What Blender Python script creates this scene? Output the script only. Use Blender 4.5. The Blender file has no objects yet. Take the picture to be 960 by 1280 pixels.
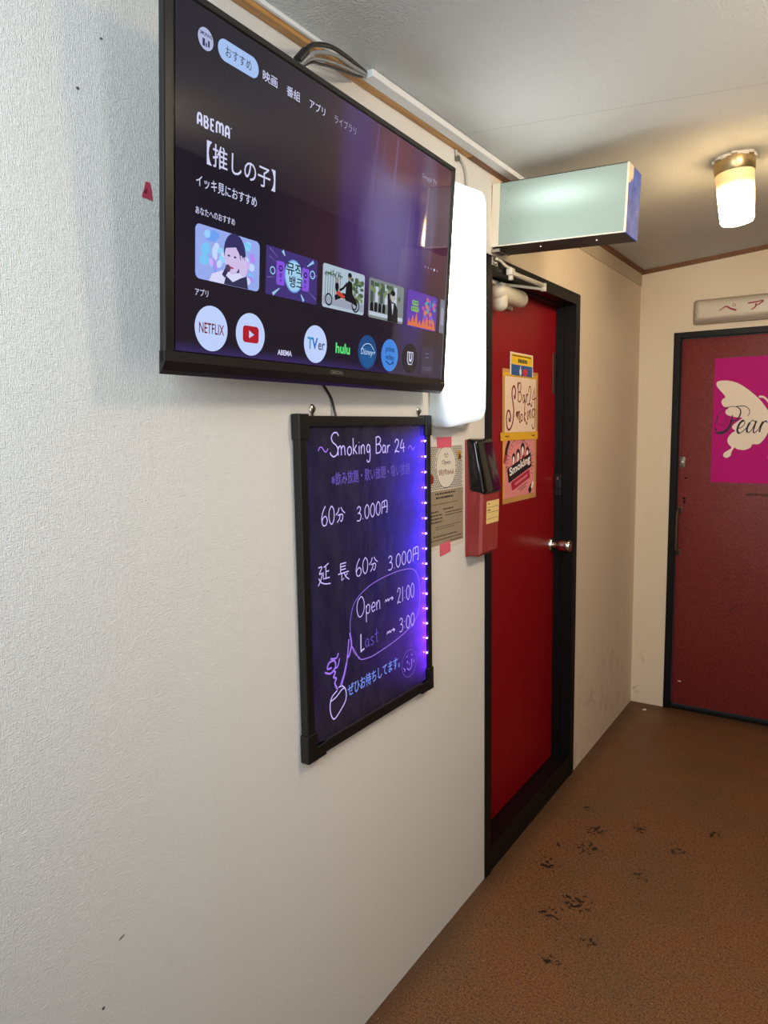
import bpy, bmesh, math, random
from mathutils import Vector, Matrix
random.seed(7)
SC = bpy.context.scene
COL = SC.collection

# ------------------------------------------------------------------ camera, world, light, exposure
cam_data = bpy.data.cameras.new('camera')
cam = bpy.data.objects.new('camera', cam_data)
COL.objects.link(cam)
cam_data.sensor_fit = 'VERTICAL'
cam_data.sensor_height = 36.0
cam_data.sensor_width = 36.0
cam_data.lens = 900.0 / 1280.0 * 36.0
cam_data.clip_start = 0.02
cam.matrix_world = Matrix(((0.83562857, -0.05069171, 0.54695086, 1.0),
                           (0.54907863, 0.10502511, -0.82914558, 0.0),
                           (-0.01541276, 0.99317676, 0.11559572, 1.54),
                           (0, 0, 0, 1)))
SC.camera = cam
SC.view_settings.view_transform = 'Standard'
SC.view_settings.look = 'None'
SC.view_settings.exposure = 0.0
SC.view_settings.gamma = 1.0
SC.view_settings.use_curve_mapping = False

world = bpy.data.worlds.new('world')
SC.world = world
world.use_nodes = True
wb = world.node_tree.nodes['Background']
wb.inputs[0].default_value = (0.80, 0.90, 1.0, 1)
wb.inputs[1].default_value = 0.42


def area_light(name, loc, target, sx, sy, power, color):
    ld = bpy.data.lights.new(name, 'AREA')
    ld.shape = 'RECTANGLE'
    ld.size, ld.size_y, ld.energy, ld.color = sx, sy, power, color
    o = bpy.data.objects.new(name, ld)
    COL.objects.link(o)
    o.location = loc
    o.rotation_euler = (Vector(target) - Vector(loc)).to_track_quat('-Z', 'Y').to_euler()
    return o


# daylight coming in through the open end of the corridor behind the camera
area_light('daylight', (0.80, -0.42, 2.00), (0.0, 0.80, 1.75), 0.7, 0.75, 24.5, (0.80, 0.92, 1.0))
# soft fill added on the right to brighten the walls and red door
area_light('added_side_fill', (1.52, 0.95, 1.22), (0.2, 2.75, 1.30), 0.8, 1.2, 13.0, (1.0, 0.92, 0.82))
# warm fill added out of view to lift the far end of the corridor
area_light('added_warm_fill', (1.38, 1.55, 2.37), (0.15, 3.3, 0.75), 0.36, 0.36, 26.0, (1.0, 0.80, 0.58))

# ------------------------------------------------------------------ helpers
def lin(c):
    def f(v):
        v /= 255.0
        return v / 12.92 if v <= 0.04045 else ((v + 0.055) / 1.055) ** 2.4
    return (f(c[0]), f(c[1]), f(c[2]), 1.0)


MATS = {}


def mat(name, rgb, rough=0.5, metal=0.0, emit=None, estr=1.0, spec=0.5, coat=0.0, alpha=1.0):
    """A plain material; rgb and emit are 0-255 display colours."""
    if name in MATS:
        return MATS[name]
    m = bpy.data.materials.new(name)
    m.use_nodes = True
    b = m.node_tree.nodes['Principled BSDF']
    b.inputs['Base Color'].default_value = lin(rgb)
    b.inputs['Roughness'].default_value = rough
    b.inputs['Metallic'].default_value = metal
    b.inputs['Specular IOR Level'].default_value = spec
    b.inputs['Coat Weight'].default_value = coat
    b.inputs['Coat Roughness'].default_value = 0.06
    if emit is not None:
        b.inputs['Emission Color'].default_value = lin(emit)
        b.inputs['Emission Strength'].default_value = estr
    MATS[name] = m
    return m


class Nodes:
    """Small wrapper to write node trees on one line each."""
    def __init__(self, m):
        self.m = m
        self.t = m.node_tree
        self.b = self.t.nodes['Principled BSDF']

    def new(self, kind, **kw):
        n = self.t.nodes.new(kind)
        for k, v in kw.items():
            setattr(n, k, v)
        return n

    def put(self, a, socket):
        if isinstance(a, (int, float)):
            socket.default_value = a
        elif isinstance(a, (tuple, list)):
            socket.default_value = a
        else:
            self.t.links.new(a, socket)

    def math(self, op, a, b=0.0, c=None, clamp=False):
        n = self.new('ShaderNodeMath', operation=op, use_clamp=clamp)
        self.put(a, n.inputs[0]); self.put(b, n.inputs[1])
        if c is not None:
            self.put(c, n.inputs[2])
        return n.outputs[0]

    def xyz(self, kind='Position'):
        if kind == 'Position':
            v = self.new('ShaderNodeNewGeometry').outputs['Position']
        else:
            v = self.new('ShaderNodeTexCoord').outputs[kind]
        s = self.new('ShaderNodeSeparateXYZ')
        self.put(v, s.inputs[0])
        return v, s.outputs[0], s.outputs[1], s.outputs[2]

    def comb(self, x, y, z):
        n = self.new('ShaderNodeCombineXYZ')
        self.put(x, n.inputs[0]); self.put(y, n.inputs[1]); self.put(z, n.inputs[2])
        return n.outputs[0]

    def noise(self, vec, scale, detail=2.0, rough=0.5):
        n = self.new('ShaderNodeTexNoise')
        self.put(vec, n.inputs['Vector'])
        n.inputs['Scale'].default_value = scale
        n.inputs['Detail'].default_value = detail
        n.inputs['Roughness'].default_value = rough
        return n.outputs[0]

    def step(self, v, lo, hi, a=0.0, b=1.0):
        n = self.new('ShaderNodeMapRange', interpolation_type='SMOOTHSTEP')
        self.put(v, n.inputs[0])
        n.inputs[1].default_value, n.inputs[2].default_value = lo, hi
        n.inputs[3].default_value, n.inputs[4].default_value = a, b
        return n.outputs[0]

    def mix(self, f, a, b, blend='MIX'):
        n = self.new('ShaderNodeMix', data_type='RGBA', blend_type=blend)
        self.put(f, n.inputs[0]); self.put(a, n.inputs[6]); self.put(b, n.inputs[7])
        return n.outputs[2]

    def bump(self, h, dist, strength=1.0):
        n = self.new('ShaderNodeBump')
        self.put(h, n.inputs['Height'])
        n.inputs['Distance'].default_value = dist
        n.inputs['Strength'].default_value = strength
        self.t.links.new(n.outputs[0], self.b.inputs['Normal'])

    def color(self, c):
        self.put(c, self.b.inputs['Base Color'])

    def emission(self, c, s):
        self.put(c, self.b.inputs['Emission Color']); self.put(s, self.b.inputs['Emission Strength'])


_text_cache = {}


def text_geom(s, offset=0.0):
    """Flat outline of a string: (verts2d, faces), straight from Blender's own font."""
    key = (s, offset)
    if key in _text_cache:
        return _text_cache[key]
    cu = bpy.data.curves.new('lettering', 'FONT')
    cu.body = s
    cu.resolution_u = 3
    cu.offset = offset
    ob = bpy.data.objects.new('lettering', cu)
    COL.objects.link(ob)
    dg = bpy.context.evaluated_depsgraph_get()
    me = bpy.data.meshes.new_from_object(ob.evaluated_get(dg))
    vs = [(v.co.x, v.co.y) for v in me.vertices]
    fs = [tuple(p.vertices) for p in me.polygons]
    bpy.data.objects.remove(ob)
    bpy.data.curves.remove(cu)
    bpy.data.meshes.remove(me)
    _text_cache[key] = (vs, fs)
    return vs, fs


def smooth_path(pts, n=6, closed=False):
    """Catmull-Rom through the points."""
    P = [Vector(p) for p in pts]
    if len(P) < 3:
        return P
    out = []
    N = len(P)
    rng = range(N if closed else N - 1)
    for i in rng:
        p1, p2 = P[i], P[(i + 1) % N]
        p0 = P[i - 1] if (i > 0 or closed) else p1
        p3 = P[(i + 2) % N] if (i + 2 < N or closed) else p2
        for k in range(n):
            t = k / n
            out.append(0.5 * ((2 * p1) + (p2 - p0) * t + (2 * p0 - 5 * p1 + 4 * p2 - p3) * t * t + (3 * p1 - p0 - 3 * p2 + p3) * t ** 3))
    if not closed:
        out.append(P[-1])
    return out


class MB:
    """Collects shapes in the local frame of one object and links them as one mesh."""
    def __init__(self):
        self.bm = bmesh.new()
        self.mats = []
        self.M = Matrix.Identity(4)

    def mi(self, m):
        if m not in self.mats:
            self.mats.append(m)
        return self.mats.index(m)

    def _add(self, vs, fs, m):
        idx = self.mi(m)
        bv = [self.bm.verts.new(self.M @ Vector(v)) for v in vs]
        out = []
        for f in fs:
            try:
                fc = self.bm.faces.new([bv[i] for i in f])
                fc.material_index = idx
                out.append(fc)
            except ValueError:
                pass
        return bv, out

    def box(self, a, b, m, bevel=0.0, seg=2):
        x0, y0, z0 = a; x1, y1, z1 = b
        vs = [(x0, y0, z0), (x1, y0, z0), (x1, y1, z0), (x0, y1, z0), (x0, y0, z1), (x1, y0, z1), (x1, y1, z1), (x0, y1, z1)]
        fs = [(0, 3, 2, 1), (4, 5, 6, 7), (0, 1, 5, 4), (1, 2, 6, 5), (2, 3, 7, 6), (3, 0, 4, 7)]
        bv, bf = self._add(vs, fs, m)
        if bevel:
            es = list({e for f in bf for e in f.edges})
            bmesh.ops.bevel(self.bm, geom=es, offset=bevel, segments=seg, profile=0.5, affect='EDGES')
        return self

    def hull(self, vs8, m, bevel=0.0, seg=2):
        """A box-like solid from eight free corners (bottom ring, then top ring)."""
        fs = [(0, 3, 2, 1), (4, 5, 6, 7), (0, 1, 5, 4), (1, 2, 6, 5), (2, 3, 7, 6), (3, 0, 4, 7)]
        bv, bf = self._add(vs8, fs, m)
        if bevel:
            es = list({e for f in bf for e in f.edges})
            bmesh.ops.bevel(self.bm, geom=es, offset=bevel, segments=seg, profile=0.5, affect='EDGES')
        return self

    def prism(self, poly, z0, z1, m):
        n = len(poly)
        vs = [(p[0], p[1], z0) for p in poly] + [(p[0], p[1], z1) for p in poly]
        fs = [tuple(range(n - 1, -1, -1)), tuple(range(n, 2 * n))] + [(i, (i + 1) % n, n + (i + 1) % n, n + i) for i in range(n)]
        self._add(vs, fs, m)
        return self

    def flat(self, poly, z, m):
        self._add([(p[0], p[1], z) for p in poly], [tuple(range(len(poly)))], m)
        return self

    def quad(self, x0, y0, x1, y1, z, m):
        return self.flat([(x0, y0), (x1, y0), (x1, y1), (x0, y1)], z, m)

    def ellipse(self, cx, cy, rx, ry, z, m, n=40, rot=0.0):
        c, s = math.cos(rot), math.sin(rot)
        pts = []
        for i in range(n):
            a = 2 * math.pi * i / n
            u, v = rx * math.cos(a), ry * math.sin(a)
            pts.append((cx + c * u - s * v, cy + s * u + c * v))
        return self.flat(pts, z, m)

    def ring(self, cx, cy, rx, ry, w, z, m, n=48):
        vs, fs = [], []
        for i in range(n):
            a = 2 * math.pi * i / n
            vs += [(cx + rx * math.cos(a), cy + ry * math.sin(a), z), (cx + (rx - w) * math.cos(a), cy + (ry - w) * math.sin(a), z)]
        for i in range(n):
            j = (i + 1) % n
            fs.append((2 * i + 1, 2 * i, 2 * j, 2 * j + 1))
        self._add(vs, fs, m)
        return self

    def rrect(self, x0, y0, x1, y1, r, z, m, n=6, depth=None):
        pts = rr_pts(x0, y0, x1, y1, r, n)
        return self.flat(pts, z, m) if depth is None else self.prism(pts, z - depth, z, m)

    def ribbon(self, pts, w, z, m, smooth=True, closed=False, taper=None):
        """A flat pen stroke of width w in the plane z."""
        P = smooth_path([(p[0], p[1], 0) for p in pts], closed=closed) if smooth else [Vector((p[0], p[1], 0)) for p in pts]
        if closed:
            P.append(P[0].copy())
        vs, fs = [], []
        for i, p in enumerate(P):
            a, b = P[max(i - 1, 0)], P[min(i + 1, len(P) - 1)]
            if closed and i in (0, len(P) - 1):
                a, b = P[-2], P[1]
            d = (b - a)
            d = d.normalized() if d.length > 1e-9 else Vector((1, 0, 0))
            k = w / 2 * (taper(i / (len(P) - 1)) if taper else 1.0)
            nn = Vector((-d.y, d.x, 0)) * k
            vs += [(p.x + nn.x, p.y + nn.y, z), (p.x - nn.x, p.y - nn.y, z)]
        for i in range(len(P) - 1):
            fs.append((2 * i + 1, 2 * i + 3, 2 * i + 2, 2 * i))
        self._add(vs, fs, m)
        return self

    def text(self, s, x, y, m, z, h=None, w=None, align='l', bold=0.0, skew=0.0, rot=0.0):
        """Lettering with its box's left (or centre) at x and its bottom at y, fitted to height h and width w."""
        vs, fs = text_geom(s, bold)
        if not vs:
            return self
        x0 = min(v[0] for v in vs); x1 = max(v[0] for v in vs); y0 = min(v[1] for v in vs); y1 = max(v[1] for v in vs)
        if h is None:
            h = w * (y1 - y0) / (x1 - x0)
        sy = h / (y1 - y0)
        sx = w / (x1 - x0) if w else sy
        W = (x1 - x0) * sx
        ox = x if align == 'l' else x - W / 2
        c, sn = math.cos(rot), math.sin(rot)
        out = []
        for v in vs:
            u = (v[0] - x0) * sx + (v[1] - y0) * sy * skew
            t = (v[1] - y0) * sy
            u0 = u if align == 'l' else u - W / 2
            out.append(((ox if align == 'l' else x) + c * u0 - sn * t, y + sn * u0 + c * t, z))
        self._add(out, fs, m)
        return self

    def tube(self, pts, r, m, seg=8, smooth=True, n=6, rfun=None):
        P = smooth_path(pts, n) if smooth else [Vector(p) for p in pts]
        rings = []
        up = Vector((0.13, 0.27, 0.95)).normalized()
        vs, fs = [], []
        for i, p in enumerate(P):
            d = (P[min(i + 1, len(P) - 1)] - P[max(i - 1, 0)]).normalized()
            s = d.cross(up)
            if s.length < 1e-3:
                s = d.cross(Vector((1, 0, 0)))
            s.normalize()
            t = s.cross(d)
            rr = r * (rfun(i / (len(P) - 1)) if rfun else 1)
            for k in range(seg):
                a = 2 * math.pi * k / seg
                q = p + s * math.cos(a) * rr + t * math.sin(a) * rr
                vs.append(tuple(q))
        for i in range(len(P) - 1):
            for k in range(seg):
                fs.append((i * seg + k, i * seg + (k + 1) % seg, (i + 1) * seg + (k + 1) % seg, (i + 1) * seg + k))
        fs.append(tuple(range(seg - 1, -1, -1)))
        L = (len(P) - 1) * seg
        fs.append(tuple(L + k for k in range(seg)))
        self._add(vs, fs, m)
        return self

    def lathe(self, prof, m, seg=32, origin=(0, 0, 0), axis='z'):
        """prof: (radius, height) pairs turned round an axis."""
        vs, fs = [], []
        o = Vector(origin)
        for r, h in prof:
            for k in range(seg):
                a = 2 * math.pi * k / seg
                u, v = max(r, 1e-5) * math.cos(a), max(r, 1e-5) * math.sin(a)
                q = {'z': Vector((u, v, h)), 'x': Vector((h, u, v)), 'y': Vector((v, h, u))}[axis]
                vs.append(tuple(o + q))
        n = len(prof)
        for i in range(n - 1):
            for k in range(seg):
                fs.append((i * seg + k, i * seg + (k + 1) % seg, (i + 1) * seg + (k + 1) % seg, (i + 1) * seg + k))
        fs.append(tuple(range(seg - 1, -1, -1)))
        fs.append(tuple((n - 1) * seg + k for k in range(seg)))
        self._add(vs, fs, m)
        return self

    def build(self, name, parent=None, smooth=None, fix=True):
        me = bpy.data.meshes.new(name)
        if fix:
            bmesh.ops.recalc_face_normals(self.bm, faces=[f for f in self.bm.faces])
        self.bm.to_mesh(me)
        self.bm.free()
        for m in self.mats:
            me.materials.append(m)
        if smooth:
            for p in me.polygons:
                p.use_smooth = True
            me.set_sharp_from_angle(angle=math.radians(smooth))
        o = bpy.data.objects.new(name, me)
        COL.objects.link(o)
        if parent is not None:
            o.parent = parent
        return o


def rr_pts(x0, y0, x1, y1, r, n=6):
    pts = []
    for cx, cy, a0 in ((x1 - r, y0 + r, -90), (x1 - r, y1 - r, 0), (x0 + r, y1 - r, 90), (x0 + r, y0 + r, 180)):
        for i in range(n + 1):
            a = math.radians(a0 + 90 * i / n)
            pts.append((cx + r * math.cos(a), cy + r * math.sin(a)))
    return pts


def tag(o, label, category, group=None, kind=None):
    o['label'] = label
    o['category'] = category
    if group:
        o['group'] = group
    if kind:
        o['kind'] = kind
    return o


def struct(o, label, category):
    return tag(o, label, category, kind='structure')


def empty(name, M):
    o = bpy.data.objects.new(name, None)
    o.empty_display_size = 0.05
    COL.objects.link(o)
    o.matrix_world = M
    return o


def frame(o, u, v, n):
    return Matrix(((u[0], v[0], n[0], o[0]), (u[1], v[1], n[1], o[1]), (u[2], v[2], n[2], o[2]), (0, 0, 0, 1)))


def on_left(y, z, x=0.0):
    """Frame on the left wall: local x runs along the corridor, y up, z out of the wall."""
    return frame((x, y, z), (0, 1, 0), (0, 0, 1), (1, 0, 0))


def on_far(x, z, y=4.0):
    return frame((x, y, z), (1, 0, 0), (0, 0, 1), (0, -1, 0))


EPS = 0.0004

# ------------------------------------------------------------------ surface materials
CEIL0, CSLOPE = 2.335, 0.082
FAR = 4.0


def ceil_z(x):
    return CEIL0 + CSLOPE * x


def wallpaper():
    m = mat('wallpaper', (226, 220, 212), 0.75, spec=0.25)
    N = Nodes(m)
    v, x, y, z = N.xyz()
    a = N.noise(N.comb(x, N.math('MULTIPLY', y, 6.0), z), 88.0, 2.0)
    b = N.noise(N.comb(x, y, N.math('MULTIPLY', z, 6.0)), 88.0, 2.0)
    c = N.noise(v, 600.0, 1.0)
    weave = N.math('ADD', N.math('MAXIMUM', a, b), N.math('MULTIPLY', c, 0.35))
    paper = N.step(y, 2.12, 2.16, 1.0, 0.06)
    soft = N.noise(v, 5.0, 4.0)
    h = N.math('ADD', N.math('MULTIPLY', weave, paper), N.math('MULTIPLY', soft, 0.25))
    N.bump(h, 0.0036, 0.8)
    # the stretch past the red door is painted and scuffed near the floor
    base = N.mix(N.step(y, 2.12, 2.22), lin((225, 222, 217)), lin((226, 211, 188)))
    low = N.step(z, 0.75, 0.05)
    far = N.step(y, 2.7, 3.2)
    smut = N.step(N.noise(N.comb(x, N.math('MULTIPLY', y, 1.5), z), 9.0, 6.0, 0.7), 0.5, 0.72)
    f = N.math('MULTIPLY', N.math('MULTIPLY', low, far), N.math('MULTIPLY', smut, 0.45))
    scuff = N.step(N.noise(N.comb(x, N.math('MULTIPLY', y, 3.0), N.math('ADD', z, N.math('MULTIPLY', y, 0.6))), 6.0, 5.0, 0.75), 0.64, 0.78)
    f2 = N.math('MULTIPLY', N.math('MULTIPLY', scuff, N.step(z, 1.3, 0.5)), 0.16)
    col = N.mix(N.math('MAXIMUM', f, f2), base, lin((120, 108, 95)))
    N.color(col)
    return m


def far_paint():
    m = mat('far_wall_paint', (230, 216, 192), 0.7, spec=0.25)
    N = Nodes(m)
    v, x, y, z = N.xyz()
    N.bump(N.noise(v, 30.0, 5.0), 0.002, 0.4)
    smut = N.step(N.noise(v, 14.0, 6.0, 0.75), 0.54, 0.72)
    spot = N.step(x, 0.13, 0.03)
    low = N.step(z, 0.55, 0.1)
    up = N.math('MULTIPLY', N.step(z, 2.12, 2.17), N.step(z, 2.27, 2.22))
    f = N.math('MULTIPLY', N.math('MULTIPLY', smut, spot), N.math('MAXIMUM', low, up))
    N.color(N.mix(N.math('MULTIPLY', f, 0.8), lin((230, 216, 192)), lin((110, 100, 90))))
    return m


def ceiling_paper():
    m = mat('ceiling_paper', (224, 222, 214), 0.8, spec=0.2)
    N = Nodes(m)
    v, x, y, z = N.xyz()
    N.bump(N.math('ADD', N.noise(v, 230.0, 2.0), N.math('MULTIPLY', N.noise(v, 6.0, 2.0), 0.8)), 0.0045, 0.9)
    # butt joint between two widths of ceiling paper
    d = N.math('ABSOLUTE', N.math('SUBTRACT', N.math('SUBTRACT', y, N.math('MULTIPLY', x, 0.42)), 1.85))
    seam = N.step(d, 0.0018, 0.0006)
    N.color(N.mix(N.math('MULTIPLY', seam, 0.45), lin((202, 205, 203)), lin((120, 112, 100))))
    return m


def floor_cork():
    m = mat('floor_vinyl', (120, 82, 52), 0.5, spec=0.35)
    N = Nodes(m)
    v, x, y, z = N.xyz()
    fine = N.noise(v, 240.0, 3.0, 0.75)
    mid = N.noise(v, 130.0, 3.0, 0.7)
    big = N.noise(v, 3.2, 4.0, 0.6)
    c = N.mix(N.step(fine, 0.38, 0.62), lin((76, 48, 27)), lin((144, 103, 66)))
    c = N.mix(N.math('MULTIPLY', N.step(mid, 0.54, 0.62), 0.85), c, lin((48, 28, 16)))
    c = N.mix(N.math('MULTIPLY', N.step(mid, 0.40, 0.30), 0.6), c, lin((164, 118, 74)))
    c = N.mix(N.math('MULTIPLY', N.step(big, 0.40, 0.62), 0.20), c, lin((128, 66, 34)))
    c = N.mix(N.math('MULTIPLY', N.step(big, 0.55, 0.38), 0.25), c, lin((92, 72, 50)))
    # darker towards the left and far walls
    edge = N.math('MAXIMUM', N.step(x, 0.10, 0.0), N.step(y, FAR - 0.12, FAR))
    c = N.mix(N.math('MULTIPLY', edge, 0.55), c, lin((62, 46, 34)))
    # tarry black spots trodden in before the red door
    total = None
    spots = N.noise(v, 58.0, 3.0, 0.6)
    for sx, sy, r in ((0.155, 2.30, 0.075), (0.244, 2.47, 0.085), (0.300, 2.15, 0.10), (0.150, 2.44, 0.04), (0.156, 2.74, 0.05), (0.235, 2.60, 0.09),
                      (0.371, 2.70, 0.07), (0.447, 2.40, 0.06), (0.52, 2.62, 0.07), (0.25, 2.05, 0.06), (0.40, 2.0, 0.05), (0.62, 2.8, 0.06), (0.33, 1.86, 0.05)):
        dx = N.math('SUBTRACT', x, sx); dy = N.math('SUBTRACT', y, sy)
        d = N.math('SQRT', N.math('ADD', N.math('MULTIPLY', dx, dx), N.math('MULTIPLY', dy, dy)))
        k = N.step(d, r, r * 0.15)
        total = k if total is None else N.math('MAXIMUM', total, k)
    thr = N.math('SUBTRACT', 0.715, N.math('MULTIPLY', total, 0.205))
    tar = N.step(N.math('SUBTRACT', spots, thr), 0.0, 0.02)
    c = N.mix(N.math('MULTIPLY', tar, 0.93), c, lin((18, 12, 10)))
    crumbs = N.step(N.noise(v, 120.0, 1.0), 0.785, 0.80)
    c = N.mix(crumbs, c, lin((190, 170, 140)))
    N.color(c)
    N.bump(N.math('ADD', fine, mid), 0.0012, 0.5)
    N.put(N.step(big, 0.3, 0.7, 0.42, 0.6), N.b.inputs['Roughness'])
    return m


def worn_black():
    m = mat('black_gloss_paint', (20, 19, 20), 0.45, spec=0.25)
    N = Nodes(m)
    v, x, y, z = N.xyz()
    chips = N.step(N.noise(N.comb(N.math('MULTIPLY', x, 3.0), N.math('MULTIPLY', y, 3.0), z), 42.0, 3.0, 0.7), 0.72, 0.74)
    N.color(N.mix(N.math('MULTIPLY', chips, 0.6), lin((13, 12, 13)), lin((110, 105, 100))))
    N.bump(N.noise(v, 70.0, 4.0, 0.7), 0.0016, 0.5)
    return m


def red_paint():
    m = mat('red_door_paint', (150, 22, 28), 0.36, spec=0.28)
    N = Nodes(m)
    v, x, y, z = N.xyz()
    N.bump(N.noise(v, 8.0, 2.0), 0.004, 0.25)
    N.color(N.mix(N.noise(v, 2.0, 2.0), lin((134, 4, 16)), lin((140, 7, 20))))
    return m


def leather_red():
    m = mat('red_leatherette', (122, 46, 42), 0.42, spec=0.5)
    N = Nodes(m)
    v, x, y, z = N.xyz()
    g = N.noise(v, 170.0, 3.0, 0.6)
    N.bump(g, 0.0022, 0.8)
    wear = N.step(N.noise(v, 26.0, 5.0, 0.7), 0.62, 0.74)
    c = N.mix(N.step(g, 0.35, 0.65), lin((106, 30, 30)), lin((128, 46, 43)))
    c = N.mix(N.math('MULTIPLY', wear, 0.3), c, lin((84, 32, 28)))
    N.color(c)
    return m


def wood(name, c0, c1, rough=0.5):
    m = mat(name, c0, rough)
    N = Nodes(m)
    v, x, y, z = N.xyz()
    g = N.noise(N.comb(N.math('MULTIPLY', x, 18.0), y, N.math('MULTIPLY', z, 18.0)), 5.0, 4.0, 0.6)
    N.color(N.mix(N.step(g, 0.3, 0.7), lin(c0), lin(c1)))
    return m


M_WALL, M_FARW, M_CEIL, M_FLOOR = wallpaper(), far_paint(), ceiling_paper(), floor_cork()
M_BLACKP, M_RED, M_LEATHER = worn_black(), red_paint(), leather_red()
M_OAK = wood('light_oak', (196, 148, 88), (168, 118, 62))
M_BROWNWOOD = wood('brown_wood', (132, 84, 44), (104, 64, 32))
M_DUSTY = mat('dusty_beige', (196, 182, 158), 0.8)
M_WHITE_PL = mat('white_plastic', (226, 228, 230), 0.4)
M_CREAM_PL = mat('cream_plastic', (222, 214, 196), 0.4)
M_BLACK_PL = mat('black_plastic', (26, 26, 28), 0.32)
M_BLACK_GL = mat('black_gloss', (14, 13, 14), 0.12)
M_STEEL = mat('steel', (190, 186, 178), 0.25, metal=1.0)
M_STEEL_D = mat('dull_steel', (120, 116, 108), 0.45, metal=0.9)
M_CHROME = mat('chrome', (214, 206, 196), 0.14, metal=1.0)
M_BRONZE = mat('tarnished_bronze', (88, 70, 56), 0.55, metal=0.6)
M_PINKTAPE = mat('pink_tape', (214, 92, 116), 0.7)
M_WHITE_PAPER = mat('white_paper', (232, 224, 212), 0.7)

# ------------------------------------------------------------------ the room
NEAR = -2.2
RIGHT = 1.55
w = MB()
w.box((-0.13, NEAR, 0), (0, 2.105, 2.40), M_WALL)
w.box((-0.13, 3.01, 0), (0, FAR, 2.40), M_WALL)
w.box((-0.13, 2.105, 2.075), (0, 3.01, 2.40), M_WALL)
struct(w.build('wall_left'), 'long white woven-wallpaper wall carrying the television and the red door', 'wall')
w = MB()
w.box((-0.13, FAR, 0), (0.173, FAR + 0.1, 2.55), M_FARW)
w.box((1.02, FAR, 0), (RIGHT + 0.1, FAR + 0.1, 2.55), M_FARW)
w.box((0.173, FAR, 2.004), (1.02, FAR + 0.1, 2.55), M_FARW)
struct(w.build('wall_far'), 'cream painted end wall around the dark red padded door', 'wall')
w = MB()
w.box((RIGHT, NEAR, 0), (RIGHT + 0.1, FAR, 2.55), mat('taupe_wall_paint', (76, 68, 61), 0.7, spec=0.2))
struct(w.build('wall_right'), 'plain taupe corridor wall facing the television', 'wall')
w = MB()
w.box((-0.13, NEAR, -0.1), (RIGHT + 0.1, FAR + 0.1, 0), M_FLOOR)
struct(w.build('floor'), 'brown speckled cork-look vinyl floor with black tar spots', 'floor')
w = MB()
xa, xb = -0.13, RIGHT + 0.1
za, zb = ceil_z(xa), ceil_z(xb)
w.hull([(xa, NEAR, za), (xb, NEAR, zb), (xb, FAR + 0.1, zb), (xa, FAR + 0.1, za),
        (xa, NEAR, za + 0.08), (xb, NEAR, zb + 0.08), (xb, FAR + 0.1, zb + 0.08), (xa, FAR + 0.1, za + 0.08)], M_CEIL)
struct(w.build('ceiling'), 'sloping white textured ceiling paper with a joint line', 'ceiling')

# small nicks in the wallpaper
nick = mat('wall_nick', (84, 80, 78), 0.8)
WL = bpy.data.objects['wall_left']
for (y, z, a, b) in ((0.751, 2.138, 0.003, 0.0016), (0.705, 2.05, 0.003, 0.0022), (0.690, 0.692, 0.007, 0.0014), (0.648, 0.592, 0.003, 0.003)):
    k = MB()
    k.M = on_left(y, z)
    k.ellipse(0, 0, a, b, EPS, nick, 12, 0.3)
    k.build('wall_nick', WL)

# wooden ceiling mouldings
t = MB()
t.box((0.0, NEAR, 2.320), (0.020, 1.985, 2.3365), M_OAK, 0.001)
struct(t.build('trim_1'), 'light oak ceiling moulding running above the television', 'moulding')
t = MB()
t.box((0.0, 1.986, 2.319), (0.020, FAR, 2.3365), M_BROWNWOOD, 0.001)
struct(t.build('trim_2'), 'darker brown ceiling moulding running past the box sign to the corner', 'moulding')
t = MB()
t.hull([(0.0, FAR - 0.014, 2.315), (RIGHT, FAR - 0.014, 2.315 + CSLOPE * RIGHT), (RIGHT, FAR, 2.315 + CSLOPE * RIGHT), (0.0, FAR, 2.315),
        (0.0, FAR - 0.014, 2.3355), (RIGHT, FAR - 0.014, 2.3355 + CSLOPE * RIGHT), (RIGHT, FAR, 2.3355 + CSLOPE * RIGHT), (0.0, FAR, 2.3355)], M_BROWNWOOD)
struct(t.build('trim_3'), 'brown ceiling moulding sloping along the top of the far wall', 'moulding')
t = MB()
t.box((0.0, 2.30, 2.259), (0.004, FAR, 2.319), M_DUSTY)
struct(t.build('trim_4'), 'dusty beige board band under the dark ceiling moulding by the corner', 'moulding')
t = MB()
t.box((0.0205, NEAR, 2.329), (0.030, 1.415, 2.338), M_WHITE_PL, 0.002)
struct(t.build('trim_5'), 'thin white bead between the oak moulding and the ceiling', 'moulding')

# ------------------------------------------------------------------ red door in its black frame (left wall)
d1 = empty('door_1', on_left(2.105, 0.0))          # local x along the wall, y up, z out
struct(d1, 'glossy red door with steel knob set deep in a black frame', 'door')
DW, DH = 0.905, 2.075
k = MB()
k.box((0.0, 0.0, -0.13), (0.045, DH, 0.006), M_BLACKP, 0.002)
k.box((DW - 0.045, 0.0, -0.13), (DW, DH, 0.006), M_BLACKP, 0.002)
k.box((0.045, DH - 0.045, -0.13), (DW - 0.045, DH, 0.006), M_BLACKP, 0.002)
k.box((0.045, 0.0, -0.13), (0.056, DH - 0.045, -0.120), M_BLACKP)
k.build('door_frame', d1)
k = MB()
k.box((0.045, 0.075, -0.079), (0.053, DH - 0.045, -0.045), M_BLACKP)
k.box((DW - 0.053, 0.075, -0.079), (DW - 0.045, DH - 0.045, -0.045), M_BLACKP)
k.box((0.053, DH - 0.053, -0.079), (DW - 0.053, DH - 0.045, -0.045), M_BLACKP)
k.build('door_stop', d1)
k = MB()
k.hull([(0.045, 0.0, -0.125), (DW - 0.045, 0.0, -0.125), (DW - 0.045, 0.0, 0.003), (0.045, 0.0, 0.003),
        (0.045, 0.072, -0.125), (DW - 0.045, 0.072, -0.125), (DW - 0.045, 0.092, 0.003), (0.045, 0.092, 0.003)], M_BLACKP, 0.0025)
k.build('threshold', d1)
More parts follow.
